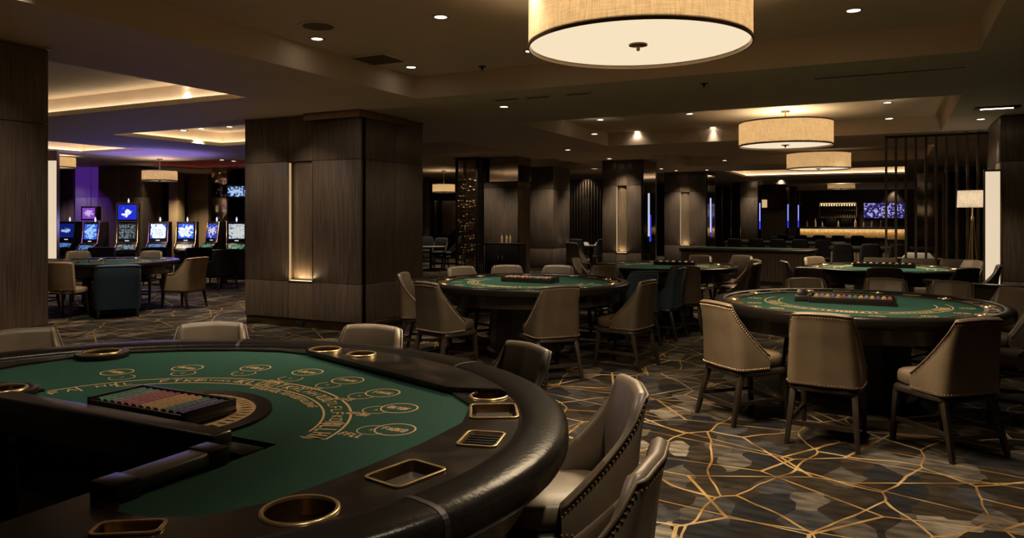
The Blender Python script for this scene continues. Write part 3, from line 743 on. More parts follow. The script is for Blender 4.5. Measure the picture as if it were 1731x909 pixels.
# raised dark plate on the far side
pl = [T(-3.13,3.44), T(-3.02,3.37), T(-2.4,3.155), T(-1.83,2.955), T(-1.60,3.03)] + [(TC[0]+(AX-.19)*math.cos(a), TC[1]+(AY-.19)*math.sin(a)) for a in [math.radians(38+i*6) for i in range(11)]]
plate_holes = [ell(x, y, rr-.006, rr-.006, 28) for x, y, rr in cup_xy[1:3]]
b = MB(); b.slab(pl, plate_holes, TZ+.0125, TZ+.034); b.build('corner_plate', M['marble'], table, origin=TO, bevel=.002)
def cup(x, y, rr, z, parent, og, depth=.07, n=36):
    b = MB(); b.lathe([(rr-.009, z-.003), (rr-.008, z+.005), (rr-.002, z+.007), (rr+.004, z+.004), (rr+.005, z), (rr-.006, z-.002)], n, Matrix.Translation((x,y,0)), cap=False)
    o = b.build('cup_holder', M['brass'], parent, smooth=.9, origin=og)
    b = MB(); b.lathe([(rr-.008, z+.004), (rr-.010, z-depth), (0, z-depth)], n, Matrix.Translation((x,y,0)), cap=False); b.build('cup_wall', M['cup'], o, smooth=.9, origin=og)
for i, (x, y, rr) in enumerate(cup_xy):
    z = TZ+.012
    if i in (1, 2): z = TZ+.034
    if i in (0, 5):
        m = MB(); m.slab(ell(x, y, rr+.045, rr+.045, 32), [ell(x, y, rr-.006, rr-.006, 28)], TZ+.001, TZ+.03); m.build('cup_mount', M['marble'], table, origin=TO, bevel=.004); z = TZ+.03
    cup(x, y, rr, z, table, TO, .05 if i in (3, 4) else .024)
for c, w, h, ro, kd in trays:
    z = TZ+.012
    b = MB(); o1 = rect(c, w+.008, h+.008, ro, .026); i1 = rect(c, w-.014, h-.014, ro, .017); b.slab(o1, [i1], z+.0005, z+.007)
    o = b.build('ash_tray', M['brass'], table, origin=TO, bevel=.002)
    lp = rect(c, w-.014, h-.014, ro, .02); lb = rect(c, w-.03, h-.03, ro, .02); k = len(lp)
    b = MB(); b.add([(x,y,z+.003) for x, y in lp]+[(x,y,z-.030) for x, y in lb], [(i,(i+1)%k,k+(i+1)%k,k+i) for i in range(k)]+[tuple(range(k,2*k))])
    b.build('tray_well', M['brass'] if kd == 'slot' else M['bronze'], o, origin=TO)
    if kd == 'slot':
        b = MB(); ca, sa = math.cos(ro), math.sin(ro)
        for i in range(5):
            u = -w/2+w*(i+1)/6
            b.box(-.008, -h/2+.012, z-.03, .008, h/2-.012, z-.002, Matrix.Translation((c[0]+u*ca, c[1]+u*sa, 0)) @ Matrix.Rotation(ro, 4, 'Z'))
        b.build('bars', M['black_metal'], o, origin=TO)
    else:
        b = MB(); b.slab(rect(c, w-.05, h-.05, ro, .012), [], z-.0295, z-.024); b.build('tray_plate', M['tray_plate'], o, origin=TO)
# padded rim
def armrest(a, bb, loop, closed, rx=.098, rz=.062, zc=TZ-.022):
    secs = []
    n = len(loop)
    for i, p in enumerate(loop):
        p0 = loop[i-1] if (i or closed) else loop[0]; p1 = loop[(i+1) % n] if (i < n-1 or closed) else loop[-1]
        tx, ty = p1[0]-p0[0], p1[1]-p0[1]; l = math.hypot(tx, ty); nx, ny = ty/l, -tx/l
        secs.append([(p[0]+nx*rx*math.copysign(abs(math.cos(q))**.6, math.cos(q)), p[1]+ny*rx*math.copysign(abs(math.cos(q))**.6, math.cos(q)), zc+rz*math.copysign(abs(math.sin(q))**.6, math.sin(q))) for q in [2*PI*k/26 for k in range(26)]])
    m = MB(); m.loft(secs, closed_path=closed); return m
armrest(0, 0, arc_to(AX-.095, AY-.095, 0), False).build('padded_rim', M['black_leather'], table, smooth=1.2, origin=TO)
for aa in (-14, 62, 118):    # seams of the padding
    a = math.radians(aa); q = math.radians(.35)
    m = armrest(0, 0, [(TC[0]+(AX-.095)*math.cos(a+s*q), TC[1]+(AY-.095)*math.sin(a+s*q)) for s in (-1, 0, 1)], False, .0995, .0635); m.build('seam', M['black'], table, origin=TO)
# apron and pedestal
ap = arc_to(AX-.15, AY-.15, 0); ap2 = arc_to(AX-.19, AY-.19, 0)
b = MB(); b.loft([[(p[0],p[1],TZ-.24),(p[0],p[1],TZ-.09),(q[0],q[1],TZ-.09),(q[0],q[1],TZ-.24)] for p, q in zip(ap, ap2)]); b.build('apron', M['black_wood'], table, smooth=.6, origin=TO)
pa = [(TC[0]+(p[0]-TC[0])*.62, TC[1]+(p[1]-TC[1])*.62) for p in arc_to(AX, AY, 0)]
pa = [p for p in pa if p[1] > TC[1]-.55]
ped = pa + [(pa[-1][0], TC[1]-.1), (pa[0][0], TC[1]-.1)]
b = MB(); b.slab(ped, [], 0, TZ-.09); b.build('pedestal', M['black_wood'], table, origin=TO)
b = MB(); x0, y0 = T(-3.55,2.0); x1, y1 = T(-1.98,2.03); b.box(x0, y0-.02, .30, x1, y1-.01, TZ-.031); b.build('bay_panel', M['black'], table, origin=TO)
b = MB(); b.box(x1-.01, T(0,1.42)[1], .30, x1+.02, y1, TZ-.031); b.box(x1-.12, T(0,1.1)[1], .3, x1-.10, T(0,1.42)[1], TZ-.1); b.build('bay_panel', M['black'], table, origin=TO)
b = MB(); b.box(x0+.3, y0-.06, TZ-.24, x1-.35, y0-.02, TZ-.225); b.build('drop_slot_rail', M['black_metal'], table, origin=TO, bevel=.003)
# dealer rails
xa, ya = onz(25, 658, TZ+.05); xb, yb = onz(391, 726, TZ+.05)
b = MB(); b.box(xa, ya-.105, TZ-.10, xb, ya-.01, TZ+.05); b.build('dealer_rail', M['black_wood'], table, origin=TO, bevel=.012, segs=3)
x2 = T(-2.02,0)[0]
b = MB(); b.box(x2-.045, T(0,1.40)[1], TZ+.013, x2+.05, T(0,1.80)[1], TZ+.055); b.build('side_rail', M['rail'], table, origin=TO, bevel=.01, segs=3)
b = MB(); b.box(x2-.05, T(0,1.72)[1], TZ+.0, x2+.055, T(0,1.80)[1], TZ+.06); b.build('rail_clamp', M['black_metal'], table, origin=TO, bevel=.008)
b = MB(); b.box(x2-.05, T(0,1.38)[1], TZ-.02, x2+.055, T(0,1.47)[1], TZ+.058); b.build('rail_clamp', M['black_metal'], table, origin=TO, bevel=.008)
b = MB(); b.box(xb-.02, ya-.1, TZ-.06, T(-1.98,0)[0], ya-.01, TZ+.008); b.build('rail_end', M['black_metal'], table, origin=TO, bevel=.006)
b = MB(); b.box(x0-.35, T(0,1.72)[1], TZ-.06, x0+.05, T(0,1.92)[1], TZ-.03); b.build('bay_shelf', M['marble'], table, origin=TO, bevel=.004)

# printed layout on the felt: rings, bands and glyph-like strokes
def band(b, cx, cy, a, bb, w, a0, a1, z, n=60):
    vs = []; fs = []
    for i in range(n+1):
        t = a0+(a1-a0)*i/n; c, s = math.cos(t), math.sin(t)
        vs += [(cx+(a-w/2)*c, cy+(bb-w/2)*s, z), (cx+(a+w/2)*c, cy+(bb+w/2)*s, z)]
    for i in range(n): fs.append((2*i, 2*i+1, 2*i+3, 2*i+2))
    b.add(vs, fs)
def stroke(b, p0, p1, w, z):
    dx, dy = p1[0]-p0[0], p1[1]-p0[1]; l = math.hypot(dx, dy) or 1; nx, ny = -dy/l*w/2, dx/l*w/2
    b.add([(p0[0]+nx,p0[1]+ny,z),(p0[0]-nx,p0[1]-ny,z),(p1[0]-nx,p1[1]-ny,z),(p1[0]+nx,p1[1]+ny,z)], [(0,1,2,3)])
rng = random.Random(3)
def glyphs(b, n, place_fn, h, z, wt=.13):
    """a run of letter-like marks (the photo's print is not legible); place_fn(u, v) -> point, u along in letter units, v across"""
    for k in range(n):
        segs = rng.choice([((.1,0,.1,1),(.1,1,.7,1),(.1,.5,.6,.5)), ((.1,0,.1,1),(.7,0,.7,1),(.1,.5,.7,.5)), ((.1,0,.4,1),(.4,1,.7,0)), ((.1,0,.1,1),(.1,0,.7,0),(.1,1,.7,1),(.7,0,.7,1)),
                           ((.1,0,.1,1),(.1,0,.7,0)), ((.1,1,.7,1),(.4,0,.4,1)), ((.1,0,.1,1),(.1,.4,.7,1),(.1,.5,.7,0))])
        for x0, y0, x1, y1 in segs: stroke(b, place_fn(k+x0, y0), place_fn(k+x1, y1), h*wt, z)
ZP = TZ+.0012
def curve_text(b, cx, cy, a, bb, ang, n, h, z, cw_=None, wt=.13):
    lw = (cw_ or h*.8)
    def f(u, v):
        t = ang-(u-n/2)*lw/((a+bb)/2); rr = (v-.5)*h
        return (cx+(a+rr)*math.cos(t), cy+(bb+rr)*math.sin(t))
    glyphs(b, n, f, h, z, wt)
ACX, ACY = T(-2.70, 2.05)
b = MB()
band(b, ACX, ACY, .845*S1, .745*S1, .010, R2(8), R2(172), ZP); band(b, ACX, ACY, .735*S1, .635*S1, .009, R2(14), R2(150), ZP)
for aa in (8, 24, 150, 163):
    c, s = math.cos(R2(aa)), math.sin(R2(aa)); stroke(b, (ACX+.735*S1*c, ACY+.635*S1*s), (ACX+.845*S1*c, ACY+.745*S1*s), .008, ZP)
for ang, n, h, cwid in ((16,5,.085,.05),(44,9,.05,.05),(66,7,.055,.05),(92,6,.075,.055),(112,8,.035,.032),(126,4,.06,.055),(150,3,.05,.06),(168,2,.06,.07)):
    curve_text(b, ACX, ACY, .79*S1, .69*S1, R2(ang), n, h*.85, ZP, cwid, .15)
curve_text(b, ACX, ACY, .70*S1, .60*S1, R2(70), 20, .034, ZP, .026, .19)
spots = [((198,629),(206,638)), ((317,622),(310,631)), ((432,622),(412,631)), ((520,629),(491,640)), ((588,643),(555,651)), ((647,664),(611,669)), ((675,690),(637,693)), ((668,726),(630,727))]
for k, (o, i) in enumerate(spots):
    ox, oy = pz(*o); ix, iy = pz(*i)
    band(b, ox, oy, .076, .076, .007, 0, 2*PI, ZP, 40)
    ang = math.atan2(iy-oy, ix-ox)
    band(b, ix, iy, .058, .058, .005, ang+PI*1.28-2*PI*.0, ang+PI*1.28+PI*1.44, ZP+.0001, 30)
    ta = math.atan2(oy-TC[1], ox-TC[0])
    def f(u, v, ox=ox, oy=oy): return (ox-.052+u*.021, oy+(v-.5)*.034)
    glyphs(b, 5, f, .034, ZP, .22)
    def f2(u, v, ix=ix, iy=iy): return (ix-.012+u*.02, iy+(v-.5)*.018)
    glyphs(b, 1, f2, .018, ZP, .2)
    mx, my = ix+(ix-ox)*.15-.02, iy-.085
    if k > 2:
        def f3(u, v, mx=mx, my=my): return (mx-.05+u*.026, my+(v-.5)*.036)
        glyphs(b, 4, f3, .036, ZP, .26)
b.build('printed_pattern', M['gold_print'], table, origin=TO)
# half ring of numbered wood behind the chip tray
WCX, WCY = T(-2.67, 2.10)
def half_disc(b, r0, r1, z0, z1, a0=-12, a1=192, n=48):
    secs = []
    for i in range(n+1):
        t = R2(a0+(a1-a0)*i/n); c, s = math.cos(t), math.sin(t)
        secs.append([(WCX+r0*c, max(WCY-.06, WCY+r0*s), z0), (WCX+r1*c, max(WCY-.06, WCY+r1*s), z0), (WCX+r1*c, max(WCY-.06, WCY+r1*s), z1), (WCX+r0*c, max(WCY-.06, WCY+r0*s), z1)])
    b.loft(secs)
b = MB(); half_disc(b, .36*S1, .425*S1, TZ+.0008, TZ+.012); b.build('inlay_rim', M['black_leather'], table, origin=TO, smooth=.6)
M['number_wood'] = noisy('pale_wood', (.30,.185,.075), (.40,.26,.11), 14, .45)
b = MB(); half_disc(b, .275*S1, .362*S1, TZ+.0008, TZ+.009); b.build('inlay_ring', M['number_wood'], table, origin=TO, smooth=.6)
b = MB(); half_disc(b, .05, .277*S1, TZ+.0008, TZ+.006); b.build('inlay_bed', M['black'], table, origin=TO, smooth=.6)
b = MB()
for i in range(26):
    t = R2(-5+i*7.5); c, s = math.cos(t), math.sin(t)
    if s*.32 > -.1: stroke(b, (WCX+.30*S1*c, WCY+.30*S1*s), (WCX+.345*S1*c, WCY+.345*S1*s), .012, TZ+.0095)
b.build('inlay_print', M['black_wood'], table, origin=TO)

# chip tray with its rows of chips
def chip_row_mesh(n=22, r=.0195, ln=.19):
    """chips standing on edge, side by side in a trough, axis along Y"""
    prof = []; w = ln/n
    for i in range(n):
        y = -ln/2+i*w; rr = r*(1 if i % 5 else .97)
        prof += [(rr*.94, y+w*.02), (rr, y+w*.16), (rr, y+w*.84), (rr*.94, y+w*.98)]
    b = MB(); b.lathe(prof, 16, Matrix.Rotation(-PI/2, 4, 'X')); return b
def chip_mat(name, c):
    m, nt, N, L, bb = new_mat(name); setp(bb, c, .45)
    v = tex_coord(N, L, (1, 130, 1)); n = noise(N, L, v, 1.5, 0)
    r = ramp(N, [(.40, c), (.56, tuple(x*.55 for x in c)), (.64, tuple(min(1, x*.8+.06) for x in c))]); L.new(n.outputs['Fac'], r.inputs['Fac']); L.new(r.outputs['Color'], bb.inputs['Base Color'])
    return m
CHIP = {'green': chip_mat('green_chips', (.03,.12,.075)), 'red': chip_mat('rose_chips', (.22,.045,.045)), 'tan': chip_mat('amber_chips', (.36,.20,.06)), 'violet': chip_mat('violet_chips', (.06,.045,.15)), 'grey': chip_mat('grey_chips', (.12,.11,.12))}
def chip_tray(x, y, z, w, dpt, rot, label, h=.055, tilt=True):
    r = thing('chip_tray', label, 'tray', (x, y, z), rot)
    t = .014
    b = MB(); b.box(-w/2, -dpt/2, 0, w/2, dpt/2, .012); b.build('base', M['black_wood'], r)
    for (x0, y0, x1, y1, hb) in ((-w/2, -dpt/2, -w/2+t, dpt/2, h), (w/2-t, -dpt/2, w/2, dpt/2, h), (-w/2+t, dpt/2-t, w/2-t, dpt/2, h), (-w/2+t, -dpt/2, w/2-t, -dpt/2+t, h*(.8 if tilt else .75))):
        b = MB(); b.box(x0, y0, .0121, x1, y1, hb); b.build('side', M['black_wood'], r, bevel=.003)
    return r
ta = onz(245, 652, TZ+.06); tb = onz(398, 676, TZ+.06); tc_ = onz(308, 702, TZ+.06); td = onz(147, 672, TZ+.06)
TRX = (ta[0]+tb[0]+tc_[0]+td[0])/4; TRY = (ta[1]+tb[1]+tc_[1]+td[1])/4
TW = (math.dist(ta, tb)+math.dist(tc_, td))/2; TD = (math.dist(ta, td)+math.dist(tb, tc_))/2
TRY = max(TRY, ya-.01+TD/2+.004)
chip_tray(TRX, TRY, TZ+.0125, TW, TD, 0, 'black chip tray full of coloured chip rows behind the dealer rail of the near table')
chipcols = ['green','green','grey','red','red','red','tan','tan','tan','green','violet','violet']
proto = {}
order = {}
ROW = ['by the green end','second from the green end','third from the green end','fourth from the green end','fifth from the green end','sixth from the green end','sixth from the violet end','fifth from the violet end','fourth from the violet end','third from the violet end','second from the violet end','at the violet end']
nr = len(chipcols); rw = (TW-.05)/nr
for k, c in enumerate(chipcols):
    x = TRX-TW/2+.025+rw*(k+.5)
    lab = 'row of %s chips in the near chip tray, %s' % ({'red':'rose','tan':'amber'}.get(c, c), ROW[k])
    if c not in proto:
        o = chip_row_mesh(24, rw*.47, TD-.045).build('chip_row', CHIP[c], smooth=.6); proto[c] = o
    else: o = proto[c].copy(); COL.objects.link(o)
    o.location = (x, TRY-.004, TZ+.0125+.0125+rw*.47); tag(o, lab, 'chips', 'chip rows in the near tray')

# chairs round the near table
def near(px, d, label, off=.31, proto=STOOL, face=TC):
    loc = back_at(px, d, face, off)
    t = math.atan2((loc[1]-TC[1])/AY, (loc[0]-TC[0])/AX); rm = math.hypot(AX*math.cos(t), AY*math.sin(t))+.04
    l = math.dist(loc, TC)
    if l < rm: loc = (TC[0]+(loc[0]-TC[0])*rm/l, TC[1]+(loc[1]-TC[1])*rm/l)
    return place(proto, loc, face, label)
near(30, 4.72, 'brown leather chair at the near table, below the edge pillar')
near(352, 4.86, 'brown leather chair at the near table, in front of the big pillar niche', proto=STOOL)
near(606, 4.72, 'brown leather chair at the near table, directly behind its brass cup holders')
near(896, 4.18, 'dark brown leather chair at the near table, under the middle table chairs', proto=DSTOOL)
near(1074, 3.22, 'taupe studded chair beside the padded rim of the near table, seen from its inner side')
near(1075, 2.27, 'taupe studded chair at the near table, cut by the bottom of the picture', face=(TC[0], TC[1]-.05))

# ------------------------------------------------------------------ other gaming tables
def far_table(cx, cy, R, label, rot=0.0, zt=.885, ry=None, detail=True):
    ry = ry or R
    r = thing('gaming_table', label, 'table', (cx, cy, 0), rot)
    z = zt
    fa, fb = R-.245, ry-.215
    b = MB(); b.slab(ell(0,0,fa,fb,72), [], z-.02, z+.001); b.build('felt', M['felt'], r)
    b = MB(); b.slab(ell(0,0,R-.09,ry-.09,72), [ell(0,0,fa,fb,72)], z-.06, z+.010); b.build('surround', M['marble'], r)
    lp = ell(0,0,R-.062,ry-.062,96)
    armrest(0,0,lp,True,.062,.05,z-.02).build('padded_rim', M['black_leather'], r, smooth=1.2)
    b = MB(); b.loft([[(p[0]*q,p[1]*q,zz) for q, zz in ((.90,z-.20),(.905,z-.06),(.86,z-.06),(.855,z-.20))] for p in ell(0,0,R,ry,72)], closed_path=True); b.build('apron', M['black_wood'], r, smooth=.6)
    b = MB(); b.slab(ell(0,0,R*.86,ry*.86,48), [], z-.10, z-.06); b.build('under_top', M['black'], r)
    b = MB(); b.lathe([(R*.42,0),(R*.43,.08),(R*.38,.10),(R*.36,z-.10)], 12); b.build('pedestal', M['black_wood'], r, smooth=.4)
    b = MB(); zp = z+.0022
    band(b, 0, -.05, fa*.78, fb*.74, .012, R2(-20), R2(200), zp); band(b, 0, -.05, fa*.66, fb*.62, .012, R2(-15), R2(195), zp)
    for ang, n, h in ((20,6,.07),(55,9,.06),(90,8,.08),(130,9,.06),(165,6,.07)): curve_text(b, 0, -.05, fa*.72, fb*.68, R2(ang), n, h, zp, .05, .22)
    for k in range(8):
        t = R2(-5+k*27); x, y = fa*.89*math.cos(t), fb*.87*math.sin(t)
        band(b, x, y, .06, .06, .008, 0, 2*PI, zp, 24)
        def f(u, v, x=x, y=y): return (x-.04+u*.022, y+(v-.5)*.04)
        glyphs(b, 4, f, .04, zp, .25)
    b.build('printed_pattern', M['gold_print'], r)
    n = 20
    for k in range(n):
        t = 2*PI*(k+.5)/n
        x, y = (R-.178)*math.cos(t), (ry-.165)*math.sin(t)
        if k % 2 == 0:
            b = MB(); b.lathe([(.040,z+.011),(.042,z+.018),(.055,z+.019),(.062,z+.011)], 20, Matrix.Translation((x,y,0)), cap=False); b.lathe([(0,z+.0115),(.04,z+.0115)], 20, Matrix.Translation((x,y,0)), cap=False)
            b.build('cup_holder', M['brass'], r, smooth=.8)
        else:
            b = MB(); rt = t+PI/2; b.slab(rect((x,y),.17,.085,rt), [rect((x,y),.15,.065,rt)], z+.0105, z+.018); b.build('ash_tray', M['brass'], r)
    return r
def tray_on(tx, ty, z, w, label, nrow, glabel, dpt=.24, big=True):
    chip_tray(tx, ty, z, w, dpt, 0, label, .075, False)
    cols = ['tan','grey','tan','violet','tan','red','grey','green']
    rr = (w-.06)/nrow
    for k in range(nrow):
        c = cols[k % 8]; o = proto.get((c, nrow))
        if o is None: o = proto[(c, nrow)] = chip_row_mesh(12, min(.024, rr*.47), dpt-.05).build('chip_row', CHIP[c], smooth=.6)
        else: o = o.copy(); COL.objects.link(o)
        o.location = (tx-w/2+.03+rr*(k+.5), ty, z+.046); tag(o, glabel, 'chips', glabel)
def TCam(xr, d): return cw(xr, d)
T2 = TCam(3.2, 7.02); T3 = TCam(.20, 9.30); T4 = TCam(2.50, 12.35); T5 = TCam(5.86, 11.85); T6 = TCam(-7.5, 14.0)
far_table(*T2, 1.27, 'round green gaming table with chip tray, ringed by studded taupe chairs', PI, ry=1.27)
far_table(*T3, 1.24, 'round green gaming table in front of the big pillar corner', PI)
far_table(*T4, 1.17, 'green gaming table beside the lit niche pillar, behind the navy chairs')
far_table(*T5, 1.17, 'green gaming table below the slatted divider and long sofa')
far_table(*T6, 1.2, 'round gaming table in the slot hall beside the navy armchair', zt=.86)
tray_on(T2[0]-.02, T2[1]+.02, .889, .74, 'long black chip tray in the middle of the studded-chair table', 14, 'row of chips in the long tray of the studded-chair table', .24)
tray_on(T3[0], T3[1]+.05, .889, .7, 'black chip tray on the table in front of the big pillar', 12, 'row of chips in the tray of the table by the big pillar', .22)
tray_on(T4[0]+.1, T4[1]+.35, .889, .7, 'black chip tray on the table beside the lit niche pillar', 6, 'row of chips on the table beside the lit niche pillar', .22)
tray_on(T5[0], T5[1]+.25, .889, .9, 'long black chip tray on the table below the slatted divider', 9, 'row of chips on the table below the slatted divider', .22)
r = thing('dealing_shoe', 'black card shoe at the end of the long tray on the studded-chair table', 'card shoe', (T2[0]-.47, T2[1]+.08, .889), .1)
b = MB(); b.box(-.06,-.1,0,.06,.1,.05); b.build('body', M['black_wood'], r, bevel=.006)
b = MB(); b.box(-.05,.0,.0505,.05,.1,.11,top=(.01,.02)); b.build('lid', M['black_metal'], r, bevel=.004)

RAD = {T2: 1.27, T3: 1.24, T4: 1.17, T5: 1.17, T6: 1.2}
def clear(loc, tc, rmin):
    dx, dy = loc[0]-tc[0], loc[1]-tc[1]; l = math.hypot(dx, dy)
    return loc if l >= rmin else (tc[0]+dx/l*rmin, tc[1]+dy/l*rmin)
def seat(px, d, tc, label, proto=STOOL, off=.31, aim=None, scale=None):
    f = aim or tc
    return place(proto, clear(back_at(px, d, f, off), tc, RAD[tc]+(.07 if proto in (STOOL, DSTOOL, NAVY, PCH) else .16)), f, label, scale)
def aimcam(tc, xr, d):
    return (tc[0]+xr*CA-d*SA, tc[1]+xr*SA+d*CA)
# studded-chair table
seat(1206, 6.28, T2, 'taupe studded chair seen from its side, at the table with the long chip tray', aim=aimcam(T2, .1, -.1))
seat(1388, 5.50, T2, 'taupe studded chair with its back to us, mid-way along the long-tray table')
seat(1660, 5.22, T2, 'taupe studded chair with its back to us, by the corner of the long-tray table', aim=aimcam(T2, -.45, 0))
seat(1722, 7.45, T2, 'taupe chair facing us across the end of the long-tray table, under the curved booth')
seat(1757, 6.22, T2, 'taupe chair cut by the picture edge beside the long-tray table', aim=aimcam(T2, .2, 0))
seat(1365, 8.55, T2, 'brown chair back on the far side of the long-tray table, by its dark chair neighbour')
seat(1498, 8.62, T2, 'brown chair back on the far side of the long-tray table, in the middle')
seat(1612, 8.25, T2, 'brown chair back on the far side of the long-tray table, before the curved booth')
# table by the big pillar
seat(717, 8.15, T3, 'brown chair with its back to us, at the big pillar end of the pillar table', DSTOOL, aim=aimcam(T3, .1, .1))
seat(944, 7.95, T3, 'brown chair with its back to us, mid-way along the pillar table', DSTOOL, aim=aimcam(T3, -.35, 0))
seat(1034, 8.65, T3, 'brown chair in side view at the table by the big pillar, beside a navy chair', DSTOOL, aim=aimcam(T3, .1, 0))
seat(706, 9.5, T3, 'brown chair back just beside the big pillar skirting', STOOL)
seat(778, 10.7, T3, 'brown chair back behind the pillar table, under the metal lattice')
seat(856, 11.0, T3, 'brown chair back behind the pillar table, under the black drinks cabinet')
seat(944, 10.98, T3, 'brown chair back behind the pillar table, under the plain brown pillar')
seat(1024, 10.9, T3, 'brown chair back behind the pillar table, beside the side-view chair')
place(NAVY, at(1070, 10.05), aimcam(T3, .5, 3.2), 'navy chair with its back to us between two green tables')
place(NAVY, at(1118, 10.6), aimcam(T3, 0, 2.4), 'navy chair with taupe lining, turned sideways beside the other navy chair')
# table beside the niche pillar
seat(1152, 11.05, T4, 'taupe chair with its back to us at the table beside the niche pillar', STOOL)
seat(1040, 11.45, T4, 'dark brown chair in side view at the table beside the niche pillar', DSTOOL)
seat(1024, 12.7, T4, 'taupe chair back at the table end below the niche pillar', STOOL)
seat(1254, 11.6, T4, 'brown chair in side view by the ribbed counter end of the niche-pillar table', DSTOOL)
seat(1280, 12.4, T4, 'taupe chair in side view, second one by the ribbed counter end', STOOL)
for px, d, lab in ((1184,13.85,'brown chair tucked between the niche-pillar table and the ribbed counter'), (1256,13.75,'brown chair before the ribbed counter, beside another one')):
    seat(px, d, T4, lab, DSTOOL)
# table below the divider
seat(1495, 10.4, T5, 'brown chair with its back to us at the table below the slatted divider', DSTOOL)
seat(1326, 12.0, T5, 'taupe chair in side view at the end of the divider table', STOOL)
seat(1366, 10.4, T5, 'dark brown chair at the end of the divider table, before a side-view chair', DSTOOL, aim=aimcam(T5, 0, .2))
seat(1397, 13.0, T5, 'brown chair back behind the divider table, by the dark counters', STOOL)
seat(1598, 10.75, T5, 'dark brown chair with sloping side at the lamp end of the divider table', DSTOOL)
seat(1650, 11.2, T5, 'brown chair in side view at the lamp end of the divider table', DSTOOL)
seat(1648, 12.15, T5, 'taupe chair facing us beside the floor lamp', STOOL)
# slot-hall table
seat(113, 12.75, T6, 'cream leather chair with brass pull handle and its back to us, beside the edge pillar', PCH, .28)
seat(196, 12.95, T6, 'large navy armchair with its back to us in the slot hall', NARM, .36)
seat(310, 13.95, T6, 'cream leather armchair in side view, alone on the open carpet', CARM, .33, aim=aimcam(T6, 0, .5))
seat(131, 15.5, T6, 'cream chair back behind the slot-hall table, before the slot machines', STOOL)
seat(258, 15.6, T6, 'cream chair back behind the slot-hall table, near the cream armchair', STOOL)
seat(74, 13.9, T6, 'brown chair half hidden by the edge pillar in the slot hall', DSTOOL)
for k in range(9):
    a = rng.uniform(0, 2*PI); q = rng.uniform(.3, .8); x, y = T6[0]+q*math.cos(a), T6[1]+q*math.sin(a)
    if k == 0:
        b = MB(); b.lathe([(.02,0),(.02,.035),(.0,.036)], 14); cst = b.build('chip_stack', CHIP['tan'], smooth=.6); o = cst
    else: o = cst.copy(); COL.objects.link(o)
    o.location = (x, y, .8625); tag(o, 'small stack of chips on the slot-hall gaming table', 'chips', 'chip stacks on the slot-hall table')

# ------------------------------------------------------------------ slot machines
SCR = {}
def scr(kind, seed, back, fore, st, size, scale=9, radial=1.0, thr=.5):
    return screen_mat('display_%s' % kind, back, fore, st, scale, seed, thr, radial, size)
def slot_machine(px, d, label, yaw, tall, main, top=None, buttons=None, edge='bronze', w=.50):
    x, y = at(px, d)
    r = thing('slot_machine', label, 'slot machine', (x, y, 0), YAW+yaw)
    h1 = 1.56
    b = MB(); b.box(-w/2, 0, 0, w/2, .55, .72); b.build('cabinet_base', M['black'], r, bevel=.01)
    prof = [(-.06,.72),(-.06,.80),(.10,.95),(.16,1.0),(.24,h1),(.55,h1),(.55,.72)]
    b = MB(); b.loft([[(sx*w/2, p[0], p[1]) for p in prof] for sx in (-1, 1)]); b.build('cabinet_top', M['black_metal'], r, bevel=.006)
    def tilt_screen(name, mat, zc, yc, sw, sh, ang, parent=r):
        bb = MB(); bb.box(-sw/2, -.006, -sh/2, sw/2, .006, sh/2); o = bb.build(name, mat, parent); o.location = (0, yc, zc); o.rotation_euler = (ang, 0, 0); return o
    ang = -math.atan2(.08, .56)
    ms = tilt_screen('screen', main, 1.30, .195, w*.80, .40, ang)
    if tall:
        bb = MB(); [bb.box(-w*.40, -.010, q-.007, w*.40, -.0065, q+.007) for q in (-.07, .07)]; [bb.box(q-.006, -.010, -.2, q+.006, -.0065, .2) for q in (-.07, .07)]; bb.build('reel_frame', M['black_metal'], ms)
    tilt_screen('button_panel', buttons, .885, .020, w*.82, .16, -math.atan2(.16, .15))
    for sx in (-1, 1):
        bb = MB(); bb.tube([(sx*(w/2+.006), p[0]-.006, p[1]) for p in prof[1:5]], .012, 6); bb.build('edge_trim', M[edge], r, smooth=4)
    bb = MB(); bb.box(-w/2, -.10, .70, w/2, .02, .745); bb.build('button_deck', M['black_metal'], r, bevel=.006)
    bb = MB(); bb.box(-.05, .155, 1.035, .05, .165, 1.055); bb.build('maker_plate', M['flame'], r)
    zt = h1
    if tall:
        bb = MB(); bb.box(-w/2-.01, .22, h1+.02, w/2+.01, .50, h1+.50); TP = bb.build('topper', M['black_metal'], r, bevel=.01)
        bb = MB(); bb.box(-w/2-.02, .205, h1+.0, w/2+.02, .22, h1+.02); bb.box(-w/2-.02, .205, h1+.5, w/2+.02, .22, h1+.515); [bb.box(s*(w/2+.012)-.008, .205, h1+.02, s*(w/2+.012)+.008, .22, h1+.5) for s in (-1,1)]; bb.build('topper_frame', M[edge], TP)
        o = tilt_screen('screen', top, h1+.26, .213, w*.92, .40, 0, TP); zt = h1+.51
    bb = MB(); bb.lathe([(.014,zt),(.014,zt+.03),(.024,zt+.035),(.022,zt+.08),(.012,zt+.09),(.014,zt+.12),(0,zt+.13)], 14, Matrix.Translation((0,.35,0))); bb.build('candle_light', M['flame'], r, smooth=.6)
    return r
M['violet_trim'] = noisy('violet_trim', (.25,.12,.45), (.32,.16,.55), 8, .25, .8)
M['rose_trim'] = noisy('rose_gold_trim', (.55,.33,.25), (.62,.38,.3), 8, .25, .9)
blue = (.008,.03,.42); white = (.72,.84,1)
bt = [screen_mat('button_display_%d' % k, (.004,.006,.012), c, .55, 16, k*3.1, .50, .3, (.3,.2)) for k, c in enumerate(((.15,.4,1),(.2,.6,.3),(.35,.5,.6)))]
